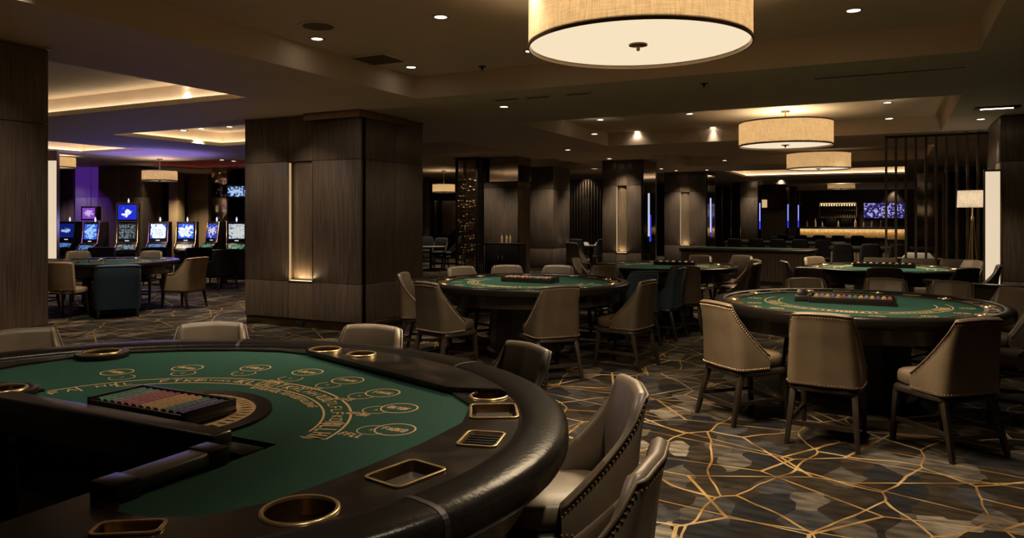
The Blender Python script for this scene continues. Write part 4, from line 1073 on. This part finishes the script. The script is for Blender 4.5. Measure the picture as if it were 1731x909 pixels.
slot_machine(106, 21.5, 'slot machine with dark blue sea scene, first in the row by the cream light panel', .0, False, scr('sea', 1.0, (.004,.012,.16), (.45,.6,1), .9, (.2,.1), 10, 1.1, .52), None, bt[0], 'black_metal')
SM = slot_machine(143, 19.8, 'slot machine with pale blue screen below a high purple sign', -.28, False, scr('palace', 4.2, (.02,.10,.75), (.4,.68,1), 1.0, (.25,.25), 13, .6), None, bt[0], 'violet_trim')
slot_machine(212, 20.2, 'tall slot machine with a white picture topper and dark grid of reels', .25, True, screen_mat('display_reels', (.01,.022,.03), (.28,.36,.42), .5, 17, 2.2, .52, .3, (.4,.4)), scr('topper', 7.7, (.008,.02,.5), (.85,.92,1), 1.15, (.19,.14), 9, 1.2, .5), bt[2], 'rose_trim')
slot_machine(263, 20.6, 'slot machine with a big white picture, next to the tall one', .1, False, scr('cloud', 9.1, (.02,.09,.7), (.85,.95,1), 1.2, (.26,.24), 8, .8, .42), None, bt[0], 'violet_trim')
slot_machine(311, 20.6, 'slot machine with a white mountain-like picture on blue, in mid row', .15, False, scr('peaks', 12.4, (.02,.10,.75), (.85,.93,1), 1.2, (.22,.2), 9, 1.0, .45), None, bt[2], 'rose_trim')
slot_machine(349, 20.9, 'slot machine turned aside, with pale shapes on deep blue', -.5, False, scr('islands', 15.5, (.012,.04,.5), (.8,.75,.7), 1.0, (.22,.2), 14, .5, .52), None, bt[1], 'rose_trim', .46)
slot_machine(400, 20.3, 'slot machine with a busy pale picture, beside the big pillar', .35, False, scr('busy', 18.3, (.05,.12,.35), (.75,.78,.72), .9, (.3,.3), 15, .3, .46), None, bt[1], 'rose_trim')
# high sign on the purple pillar
x, y = at(150, 20.6)
r = thing('hanging_sign', 'purple sign box hung on a rod above the pale blue slot machine', 'sign', (x, y, 0), YAW-.15)
b = MB(); b.box(-.24,0,1.60,.24,.18,1.98); b.build('sign_box', M['black_metal'], r, bevel=.012)
b = MB(); b.box(-.19,-.006,-.15,.19,.0,.15); o = b.build('sign_face', screen_mat('display_purple', (.24,.06,.55), (.75,.6,.95), .9, 22, 5, .5, 1.0, (.16,.12)), r); o.location = (0,-.002,1.79)
b = MB(); b.lathe([(.008,1.98),(.008,2.5),(.004,2.52),(.004,CZ-.002)], 10, Matrix.Translation((0,.09,0))); b.build('rod', M['bronze'], r)
# hanging screens beyond the slots
x, y = at(400, 22.6)
r = thing('hanging_screen', 'blue screen hung from the ceiling behind the last slot machine', 'screen', (x, y, 0), YAW+.1)
b = MB(); b.box(-.30,0,2.25,.30,.12,2.66); b.build('case', M['black_metal'], r, bevel=.01)
b = MB(); b.box(-.26,-.006,-.16,.26,0,.16); o = b.build('screen', screen_mat('display_far', (.005,.02,.12), (.5,.7,1), .9, 16, 9, .52, .6, (.3,.2)), r); o.location = (0,-.001,2.455)
b = MB(); b.lathe([(.01,2.66),(.01,CZ-.002)], 8, Matrix.Translation((0,.06,0))); b.build('rod', M['black_metal'], r)
# console desk along the slots with black armchairs before it
for px, d, w, lab in ((345, 19.4, 1.25, 'dark console shelf with chips, in front of the middle slot machines'),):
    x, y = at(px, d); r = thing('console_table', lab, 'table', (x, y, 0), YAW)
    b = MB(); b.box(-w/2,-.2,.80,w/2,.2,.845); b.build('top', M['wood_niche'], r, bevel=.006)
    for s in (-1, 1): b = MB(); b.box(s*(w/2-.1)-.03,-.12,0,s*(w/2-.1)+.03,.12,.8); b.build('leg', M['black'], r)
for px, d, aim, lab in ((388, 17.4, (200, 19.5), 'black armchair in side view beside the big pillar, before the last slot machine'), (336, 18.4, (336, 25), 'black armchair with its back to us before the mountain-picture slot'),
                        (262, 18.6, (262, 25), 'black armchair with its back to us before the white-picture slot'), (172, 18.6, (172, 25), 'black armchair with its back to us before the tall slot machine')):
    f = at(*aim); place(BARM, back_at(px, d, f, .33), f, lab)

# ------------------------------------------------------------------ lattice, cabinet, slat screens
x, y = at(772, 19.9)
r = thing('metal_lattice', 'tall dark metal lattice column of thin bars beside the drinks cabinet pillar', 'screen', (x, y, 0))
W, D, H = .62, .42, 3.24
for (px_, py_) in ((0,0),(W,0),(W,D),(0,D)):
    b = MB(); b.box(px_-.025,py_-.025,0,px_+.025,py_+.025,H); b.build('post', M['black_metal'], r)
for face in range(2):
    b = MB()
    for i in range(1, 12): b.box(W*i/12-.008, face*D-.008, .1, W*i/12+.008, face*D+.008, H-.05)
    for q in range(15):
        z = .15+q*.21; b.box(0, face*D-.006, z, W, face*D+.006, z+.014)
    b.build('lattice_bars', M['bronze'], r)
b = MB()
for i in range(1, 8): b.box(W-.008, D*i/8-.008, .1, W+.008, D*i/8+.008, H-.05)
b.build('lattice_bars', M['black_metal'], r)
for k in range(26):
    b = MB(); q = rng.uniform(.2,.8)
b = MB()
rg2 = random.Random(11)
for k in range(70):
    xx, zz = W*rg2.randint(1,11)/12, rg2.uniform(.3, H-.2); b.box(xx-.014, -.012, zz, xx+.014, D*rg2.uniform(.2,1), zz+.02)
b.build('lattice_glints', M['stud'], r)  # pale bits stand in for glints of lights behind the lattice
b = MB(); b.box(-.03,-.03,H-.05,W+.03,D+.03,H); b.box(-.03,-.03,0,W+.03,D+.03,.1); b.build('frame', M['black_metal'], r)

x, y = at(819, 19.2)
r = thing('drinks_cabinet', 'black drinks cabinet with bottles on top, against the pale-lit pillar', 'cabinet', (x, y, 0))
b = MB(); b.box(0,0,.05,1.0,.38,1.0); b.build('body', M['black'], r, bevel=.006)
b = MB(); b.box(-.02,-.02,1.0,1.02,.40,1.03); b.build('top', M['black_wood'], r, bevel=.004)
b = MB(); b.box(.03,.02,0,.97,.36,.05); b.build('plinth', M['black'], r)
for i in range(2):
    b = MB(); b.box(.02+.49*i,-.015,.08,.49+.49*i,.0,.97); o = b.build('door', M['black_metal'], r, bevel=.004)
    b = MB(); b.box(.40+.12*i,-.03,.62,.42+.12*i,-.015,.72); b.build('handle', M['brass'], o)
def bottle_mesh(r_=.035, h=.28): 
    b = MB(); b.lathe([(0,0),(r_,0),(r_,h*.58),(r_*.9,h*.66),(r_*.36,h*.76),(r_*.34,h*.97),(r_*.42,h*.97),(r_*.42,h),(0,h)], 14); return b
BOT = None
def bottle(loc, label, group, scale=1):
    global BOT
    if BOT is None: o = BOT = bottle_mesh().build('bottle', M['bottle'], smooth=.7)
    else: o = BOT.copy(); COL.objects.link(o)
    o.location = loc; o.scale = (scale,)*3; tag(o, label, 'bottle', group)
for i in range(3): bottle((x+.42+.12*i, y+.16+.03*(i%2), 1.03), 'small bottle on the black drinks cabinet', 'bottles on the drinks cabinet', .8)
def slat_screen(px0, px1, d, n, H, label, w=.04, along_x=True, mat='black_metal', z0=0.0, half=None):
    x0, y0 = at(px0, d)
    # runs along X from its first post
    t = (px1-CX)/FPX; dd = y0/(t*SA+CA); x1 = dd*(t*CA-SA)
    r = thing('slat_divider', label, 'divider', (x0, y0, 0)); L_ = x1-x0
    for i in range(n):
        xx = L_*i/(n-1)
        b = MB(); b.box(xx-w/2,-w*.7,z0,xx+w/2,w*.7,H); b.build('post', M['post'], r)
    b = MB(); b.box(-w/2,-w*.7,H,L_+w/2,w*.7,H+.045); b.build('top_rail', M[mat], r)
    b = MB(); b.box(-w/2,-w*.7,0,L_+w/2,w*.7,.06); b.build('bottom_rail', M[mat], r)
    if half:
        b = MB(); b.box(0,.03,.06,L_,.06,half); b.build('backing_panel', M['black'], r)
    return r
slat_screen(1498, 1672, 14.25, 11, 3.18, 'tall open divider of dark vertical posts behind the long sofa', .042)
slat_screen(962, 1020, 27.5, 13, 3.0, 'dark slatted screen between the plain pillar and the niche pillar', .05, half=2.35)

# mirror wall seen through the divider and glass partition
x, y = at(1206, 30.5)
r = thing('mirror_partition', 'mirrored glass partition with violet reflections between the far pillars', 'partition', (x, y, 0))
for i in range(3):
    b = MB(); b.box(.36*i,0,.05,.36*i+.34,.04,2.9+.2*(i==2)); b.build('glass_panel', M['mirror'], r)
b = MB(); b.box(-.02,-.01,0,1.1,.05,.05); b.build('base_rail', M['brass'], r)
x, y = at(1548, 24)
r = thing('mirror_screen', 'smoked mirror wall panels behind the slatted divider', 'mirror', (x, y, 0))
for i in range(8):
    b = MB(); b.box(.02+.75*i,0,.05,.02+.75*i+.72,.05,3.1); b.build('panel', M['black_metal'] if i % 3 else M['mirror'], r)
    b = MB(); b.box(.75*i-.015,-.02,.05,.75*i+.015,.0,3.1); b.build('mullion', M['bronze'], r)

# ------------------------------------------------------------------ light panels, floor lamp
x, y = at(1678, 11.5)
r = thing('light_panel', 'tall cream light panel beside the black pillar and floor lamp', 'light', (x, y, 0), 0)
b = MB(); b.box(-.115,0,0,.115,.10,2.42); b.build('case', M['bronze'], r)
b = MB(); b.box(-.095,-.012,.04,.095,-.0005,2.39); b.build('diffuser', M['panel_on'], r)
b = MB(); b.box(.10,-.02,0,.118,.0,2.42); b.build('edge_trim', M['brass'], r)
x, y = at(88, 17.2)
r = thing('light_panel', 'tall cream light panel seen past the edge of the wood pillar', 'light', (x, y, 0), YAW)
b = MB(); b.box(-.11,0,.7,.11,.10,3.02); b.build('case', M['bronze'], r)
b = MB(); b.box(-.13,-.03,0,.13,.12,.7); b.build('plinth', M['black'], r)
b = MB(); b.box(-.10,-.012,.74,.10,-.0005,2.98); b.build('diffuser', M['panel_on'], r)
x, y = at(1644, 13.0)
FL = thing('floor_lamp', 'tall floor lamp with cream drum shade beside the light panel', 'lamp', (x, y, 0), .3)
n = 48; b = MB(); vs = []; fs = []
for i in range(n):
    a = 2*PI*i/n; vs += [(.235*math.cos(a), .235*math.sin(a), 1.86), (.225*math.cos(a), .225*math.sin(a), 2.15)]
for i in range(n): j = (i+1) % n; fs.append((2*i, 2*j, 2*j+1, 2*i+1))
b.add(vs, fs); b.build('lamp_shade', M['white_shade'], FL, smooth=4)
b = MB(); b.lathe([(.012,.9),(.012,1.60),(.03,1.62),(.03,1.68),(.012,1.72),(.014,1.92),(0,1.92)], 14); b.build('pole', M['brass'], FL, smooth=.6)
for k in range(3):
    a = 2*PI*k/3; b = MB(); b.tube([(.02*math.cos(a), .02*math.sin(a), 1.60), (.13*math.cos(a), .13*math.sin(a), 0.01)], .011, 8); b.build('leg', M['brass'], FL, smooth=.6)
b = MB(); b.lathe([(0,1.99),(.03,2.0),(.035,2.04),(0,2.08)], 12); b.build('bulb', emis('bulb_on', (1,.82,.55), 3), FL)
light('POINT', 'floor_lamp_bulb', (x, y, 2.02), 11, (1,.82,.60), shadow_soft_size=.05)

# ------------------------------------------------------------------ sofa, booth, counters
x, y = at(1457, 14.3)
r = thing('long_sofa', 'long brown leather sofa back in front of the slatted divider', 'sofa', (x, y-.5, 0))
L_ = 1.9
for i in range(3):
    b = MB(); cushion(b, L_*i/3+.01, .40, L_*(i+1)/3-.01, .60, .40, .92, 7, 32, .01); b.build('back_cushion', M['sofa'], r, smooth=1)
b = MB(); cushion(b, 0, -.1, L_, .45, .25, .45, 10, 40, .015); b.build('seat', M['sofa'], r, smooth=1)
b = MB(); b.box(.02,0,.05,L_-.02,.58,.25); b.build('base', M['black_wood'], r)
bx, by = at(1566, 10.1)
path = [(bx+.02, by+.32), (bx, by+.2), (bx+.06, by+.05), (bx+.22, by-.12), (bx+.6, by-.30), (bx+1.2, by-.46), (bx+2.2, by-.6), (bx+3.4, by-.7)]
r = thing('booth_wall', 'low curved dark leather booth wall with polished rim beside the light panel', 'booth', (bx, by, 0))
secs = []; cap = []; 
for i, p in enumerate(path):
    p0 = path[max(0,i-1)]; p1 = path[min(len(path)-1,i+1)]; tx, ty = p1[0]-p0[0], p1[1]-p0[1]; l = math.hypot(tx,ty); nx, ny = -ty/l, tx/l
    def Q(o, z): return (p[0]-bx+nx*o, p[1]-by+ny*o, z)
    secs.append([Q(0,0), Q(.12,0), Q(.12,.80), Q(0,.80)]); cap.append([Q(-.03,.80), Q(.15,.80), Q(.15,.84), Q(-.03,.84)])
b = MB(); b.loft(secs); b.build('wall_body', M['dark_leather'], r, smooth=.8)
b = MB(); b.loft(cap); b.build('rim_cap', M['black_wood'], r, smooth=.8)
def counter(px, d, L_, D_, label, ribs=True, top='felt'):
    x, y = at(px, d); r = thing('gaming_counter', label, 'counter', (x, y, 0))
    b = MB(); b.box(.06,.06,.08,L_-.06,D_-.06,.80); b.build('body', M['wood_far'], r)
    if ribs:
        b = MB()
        for i in range(int(L_/.09)): b.box(.08+i*.09,.045,.10,.14+i*.09,.06,.78)
        b.build('front_slats', M['wood'], r)
    b = MB(); b.box(.1,.1,0,L_-.1,D_-.1,.08); b.build('plinth', M['black'], r)
    b = MB(); b.slab(rect((L_/2,D_/2), L_, D_, 0, .12), [], .80, .88); b.build('top', M['black_wood'], r, bevel=.02)
    b = MB(); b.slab(rect((L_/2,D_/2+.1), L_-.7, D_-.7, 0, .1), [], .8805, .884); b.build('felt', M[top], r)
    return r
counter(1146, 19.6, 3.3, 1.3, 'dark gaming counter with ribbed wood front, beyond the niche-pillar table')
counter(1222, 25.0, 3.7, 1.3, 'dark gaming counter with green top, second one towards the bar')
counter(1300, 30.0, 4.2, 1.3, 'dark gaming counter, third one, just before the bar')
counter(1400, 20.5, 2.6, 1.2, 'dark gaming counter behind the divider table, below the bar', ribs=True)
def stools(px, d, x0, n, label, group):
    X, Y = at(px, d)
    for i in range(n):
        x = X+x0+i*.66; place(BLK, (x, Y-.40), (x, Y+3), label, None, group)
stools(1222, 25.0, .5, 5, 'dark stool in the row before the second gaming counter', 'dark stools before the second gaming counter')
stools(1300, 30.0, .6, 5, 'dark stool in the row before the third gaming counter', 'dark stools before the third gaming counter')
stools(1400, 20.5, .4, 3, 'dark stool at the counter behind the divider table', 'dark stools behind the divider table')
# dim tables behind lattice and slat screen
def round_cafe(px, d, label, white=0):
    x, y = at(px, d); r = thing('cafe_table', label, 'table', (x, y, 0))
    b = MB(); b.lathe([(0,.72),(.48,.72),(.5,.735),(.5,.75),(0,.75)], 32); b.build('top', M['wood_niche'], r, smooth=.5)
    b = MB(); b.lathe([(.28,0),(.28,.02),(.04,.05),(.035,.72)], 20); b.build('pedestal', M['black_metal'], r, smooth=.5)
    return x, y
x, y = round_cafe(728, 24.0, 'dim round table beyond the big pillar corner')
for px, d, lab in ((742, 24.8, 'dark chair at the dim table beyond the big pillar'), (762, 24.2, 'dark chair beside the metal lattice'), (722, 26, 'dark chair on the far side of the dim table')):
    place(BLK, at(px, d), (x, y), lab)
x, y = round_cafe(1000, 25.0, 'dim round table with white napkins before the slatted screen')
for i, (dx, dy) in enumerate(((-.2,0),(.2,.1))):
    b = MB(); b.box(-.11,-.08,0,.11,.08,.10,top=(.05,.06)); o = b.build('folded_napkin', M['white_cloth']); o.location = (x+dx, y+dy, .751); tag(o, 'white folded napkin on the dim table before the slatted screen', 'napkin', 'napkins before the slatted screen')
place(STOOL, at(967, 23.8+1.2), (x, y), 'pale chair at the dim table, against the plain brown pillar'); place(BLK, at(979, 23.9), (x, y), 'dark chair before the slatted screen table'); place(BLK, at(1017, 23.9), (x, y), 'dark chair beside the niche pillar, at the slatted screen table')
x, y = at(978, 20.5); place(STOOL, (x, y), at(1060, 22), 'taupe tub chair beyond the pillar table, beside the plain brown pillar')
# white linen on a table behind the sofa
x, y = round_cafe(1552, 17.2, 'small table with white linen behind the slatted divider')
b = MB(); b.box(-.33,-.2,0,.33,.2,.12,top=(.10,.08)); o = b.build('linen_stack', M['white_cloth'], bevel=.02); o.location = (x, y, .751); tag(o, 'stack of folded white linen on the small table behind the divider', 'linen')
# picture frame / mirror with warm reflections beyond the lattice aisle
x, y = at(732, 33)
r = thing('wall_mirror', 'tall dark mirror with lit reflections beyond the dim round table', 'mirror', (x, y, 0), YAW)
b = MB(); b.box(-.1,0,.5,1.3,.08,2.75); b.build('frame', M['black'], r)
b = MB(); b.box(.05,-.01,.9,1.05,0,2.4); b.build('glass', M['mirror'], r)

# ------------------------------------------------------------------ bar
bx, by = at(1343, 41.0)
bl = 5.4
r = thing('bar_counter', 'long bar counter with glowing amber stone front', 'bar', (bx, by, 0))
b = MB(); b.box(0,.06,.1,bl,.7,1.08); b.build('body', M['black'], r)
b = MB(); b.box(0,.02,.52,bl,.06,.98); b.build('stone_front', M['stone_lit'], r)
b = MB(); b.box(0,-.02,1.0,bl,.0,1.02); b.build('light_strip', M['bar_strip'], r)
b = MB(); b.box(-.05,-.10,1.08,bl+.05,.75,1.15); b.build('top', M['black_wood'], r, bevel=.01)
b = MB(); b.box(.02,.04,0,bl-.02,.66,.52); b.build('plinth', M['black'], r)
light('AREA', 'bar_front_glow', (bx+bl/2, by-.12, 1.02), 13, (1,.7,.36), rot=(R2(35),0,0), shape='RECTANGLE', size=bl, size_y=.04)
wx, wy = at(1384, 44.5)
def along(px, Y): t = (px-CX)/FPX; d = Y/(t*SA+CA); return d*(t*CA-SA)
b = MB(); b.box(bx-.8, wy+.45, 0, bx+9, wy+.6, CZ-.002); struct(b.build('wall_backbar', M['wood_far']))
x0, x1 = along(1386, wy), along(1447, wy)
r = thing('bottle_shelf', 'lit bottle shelves on the wall behind the bar', 'shelf', (x0, wy, 0))
w = x1-x0
b = MB(); b.box(-.06,.0,1.62,0,.44,2.56); b.box(w,0,1.62,w+.06,.44,2.56); b.box(-.06,0,2.5,w+.06,.44,2.56); b.box(-.06,0,1.62,w+.06,.44,1.68); b.build('frame', M['brass'], r)
for z in (2.02, 2.30): b = MB(); b.box(0,.02,z,w,.42,z+.02); b.build('shelf_board', M['bronze'], r)
b = MB(); b.box(0,.42,1.68,w,.44,2.5); b.build('back_panel', M['black_wood'], r)
b = MB(); b.box(0,.36,2.47,w,.40,2.49); b.build('light_strip', M['bar_strip'], r)
light('AREA', 'shelf_glow', (x0+w/2, wy+.1, 2.46), 30, (1,.75,.42), shape='RECTANGLE', size=w, size_y=.1)
for z, n_, row in ((1.681, 15, 'bottom'), (2.041, 13, 'middle'), (2.321, 14, 'top')):
    for i in range(n_): bottle((x0+.08+(w-.16)*i/(n_-1), wy+.2, z), 'bottle on the %s lit shelf behind the bar' % row, 'bottles on the %s bar shelf' % row, (.98, .72, .55)[(z > 2)+(z > 2.2)]*rng.uniform(.85,1.0))
x0, x1 = along(1459, wy), along(1530, wy)
r = thing('television', 'large wall television with violet-blue picture behind the bar', 'television', ((x0+x1)/2, wy+.36, 2.05)); w = x1-x0
b = MB(); b.box(-w/2,0,-.47,w/2,.07,.47); b.build('case', M['black'], r)
b = MB(); b.box(-.3,.07,-.2,.3,.088,.2); b.build('wall_mount', M['black_metal'], r)
b = MB(); b.box(-w/2+.03,-.012,-.43,w/2-.03,-.001,.43); b.build('screen', screen_mat('display_tv', (.022,.012,.14), (.62,.6,1), .8, 9, 3.3, .56, .1, (1.2,.5)), r)
for i, (px, h) in enumerate(((1352,.3),(1364,.38),(1378,.25),(1390,.3),(1417,.45),(1446,.4),(1460,.45),(1474,.35),(1490,.3))):
    X = along(px, by+.35)
    bottle((X, by+.35, 1.151), 'bottle or decanter on the bar counter top', 'bottles on the bar counter', 1.0+.3*(i%3))
for i, px in enumerate((1404, 1430)):
    X = along(px, by+.4); r = thing('coffee_machine', ('black machine on the bar counter below the bottle shelves', 'black machine on the bar counter beside the television')[i], 'machine', (X, by+.45, 1.151))
    b = MB(); b.box(-.25,-.15,0,.25,.2,.42); b.build('body', M['black_metal'], r, bevel=.02)
    b = MB(); b.lathe([(.12,.42),(.10,.5),(0,.52)], 16); b.build('dome', M['black_metal'], r, smooth=.6)
# warm sconce and lantern near the bar pillars
x, y = at(1294, 36.5)
r = thing('wall_lantern', 'small glowing square lantern on the far pillar beside the blue strips', 'lamp', (x, y, 0), YAW)
b = MB(); b.box(-.34,0,2.1,1.0,.1,2.6); b.build('brass_panel', M['gold_glow'], r)
b = MB(); b.box(-.2,-.12,2.14,.04,-.002,2.52); b.build('lantern', emis('lantern_on', (1,.68,.33), .62), r)
b = MB(); b.box(-.34,.1,0,1.0,.7,CZ-.01); b.build('pier', M['wood_far'], r)

# ------------------------------------------------------------------ lights added without fixtures, for pillars, tables, bar and slot hall
x, y = cw((150-CX)*23.6/FPX, 21.6); light('SPOT', 'purple_wash', (x, y, 3.15), 40, (.24,.05,1), rot=(0,0,0), spot_size=1.0, spot_blend=.4, shadow_soft_size=.05).rotation_euler = (R2(48), 0, YAW)
for px, d, pw in ((210, 19.6, 26), (300, 19.6, 26)):
    x, y = at(px, d); light('AREA', 'slot_glow', (x, y, 1.5), pw*.5, (.22,.22,1), rot=(R2(-70),0,YAW), shape='RECTANGLE', size=2, size_y=.4)
x, y = at(250, 18.5); light('AREA', 'violet_fill', (x, y, 2.9), 22, (.30,.22,1), rot=(PI,0,0), shape='DISK', size=3)  # added upward fill, tints the slot hall ceiling violet
for gx, gy, pw in ((-6.2,2.6,110),(-8.9,7.55,60),(-7.35,7.5,60),(-6.2,6.2,60),(-5.2,4.3,90),(-3.6,4.2,95),(-.3,4.3,55),(-2.3,4.7,110),(-3.6,2.5,60),(-.3,2.6,100),(-3.6,.8,30),(-.2,.9,60),(-.3,5.9,70),(2.2,5.6,40),(2.2,8.3,35)):
    light('SPOT', 'downlight_or_fill', (gx, gy, cell_z(gx, gy)-.04), pw, (1,.83,.62), spot_size=1.25, spot_blend=.8, shadow_soft_size=.06)  # some continue the downlight grid, others are fill added for pillars and table
def aimed(loc, target, pw, size=.9):  # added spot without a fixture, aimed to brighten pillars and chairs
    o = light('SPOT', 'aimed_fill', loc, pw, (1,.84,.66), spot_size=size, spot_blend=.9, shadow_soft_size=.06)
    o.rotation_euler = (Vector(target)-Vector(loc)).to_track_quat('-Z', 'Y').to_euler()
for gx in (-9.0, -7.9, -6.9): aimed((gx, 6.4 if gx > -7.5 else 7.75, CZ-.04), (gx+.1, 8.81, 1.75), 16, 1.2)
aimed((-5.0, 3.0, CZ2-.06), (GX, 3.1, 1.7), 38, 1.1)
aimed((-3.7, 2.9, CZ2-.06), (-1.0, 2.75, .8), 60, .62)
aimed((-5.3, 9.6, CZ-.04), (GX, 9.6, 1.5), 5, 1.0)
for px, d, pw in ((1050,20.2,70),(1150,25.6,90),(855,18.6,80),(912,22.6,90),(952,22.6,80),(1270,32.6,120),(1320,36,12),(1420,40,150),(1480,40,150),(1440,43,50),(1390,43,45),(1510,43,30),(1240,18.9,30),(1320,24.2,90),(1400,29,90),(1440,18.5,60),(745,24,90),(740,28,120),(1000,24.5,90),(990,27,90),(1220,29.8,120),(800,19.3,70),
                  (180,11.8,70),(290,13.0,70),(120,14.5,60),(370,15,60),(335,26.2,170),(275,25.5,170),(110,23,80),(230,21.9,40),(1560,16.5,40),(1590,22.5,50)):
    x, y = at(px, d); light('SPOT', 'downlight_or_fill', (x, y, cell_z(x, y)-.04), pw*(.8 if px > 700 else 1.15), (1,.82,.60), spot_size=1.7, spot_blend=.8, shadow_soft_size=.08)  # added fill without fixtures, brightens far pillars, bar and slot hall

for tc in (T2, T3, T4, T5):
    light('SPOT', 'table_fill', (tc[0], tc[1], cell_z(*tc)-.05), 26, (1,.85,.66), spot_size=.80, spot_blend=.6, shadow_soft_size=.06)  # added spot over each table, lifts the felt brightness

# ------------------------------------------------------------------ world, camera, view
w = bpy.data.worlds.new('dim_room'); SC.world = w; w.use_nodes = True
w.node_tree.nodes['Background'].inputs['Color'].default_value = (.02,.016,.012,1)
cam = bpy.data.cameras.new('camera'); co = bpy.data.objects.new('camera', cam); COL.objects.link(co)
co.location = (0,0,CAM_H); co.rotation_euler = (PI/2, 0, YAW)
cam.sensor_width = 36; cam.lens = 36*FPX/1731; cam.shift_y = (HZ-454.5)/1731; cam.shift_x = 0
cam.clip_start = .05; cam.clip_end = 200
SC.camera = co
v = SC.view_settings; v.view_transform = 'Standard'; v.look = 'None'; v.exposure = 0; v.gamma = 1; v.use_curve_mapping = False
cy = SC.cycles; cy.max_bounces = 7; cy.diffuse_bounces = 4; cy.glossy_bounces = 4; cy.transmission_bounces = 3; cy.use_denoising = True; cy.sample_clamp_indirect = 4; cy.use_light_tree = True
cy.caustics_reflective = False; cy.caustics_refractive = False
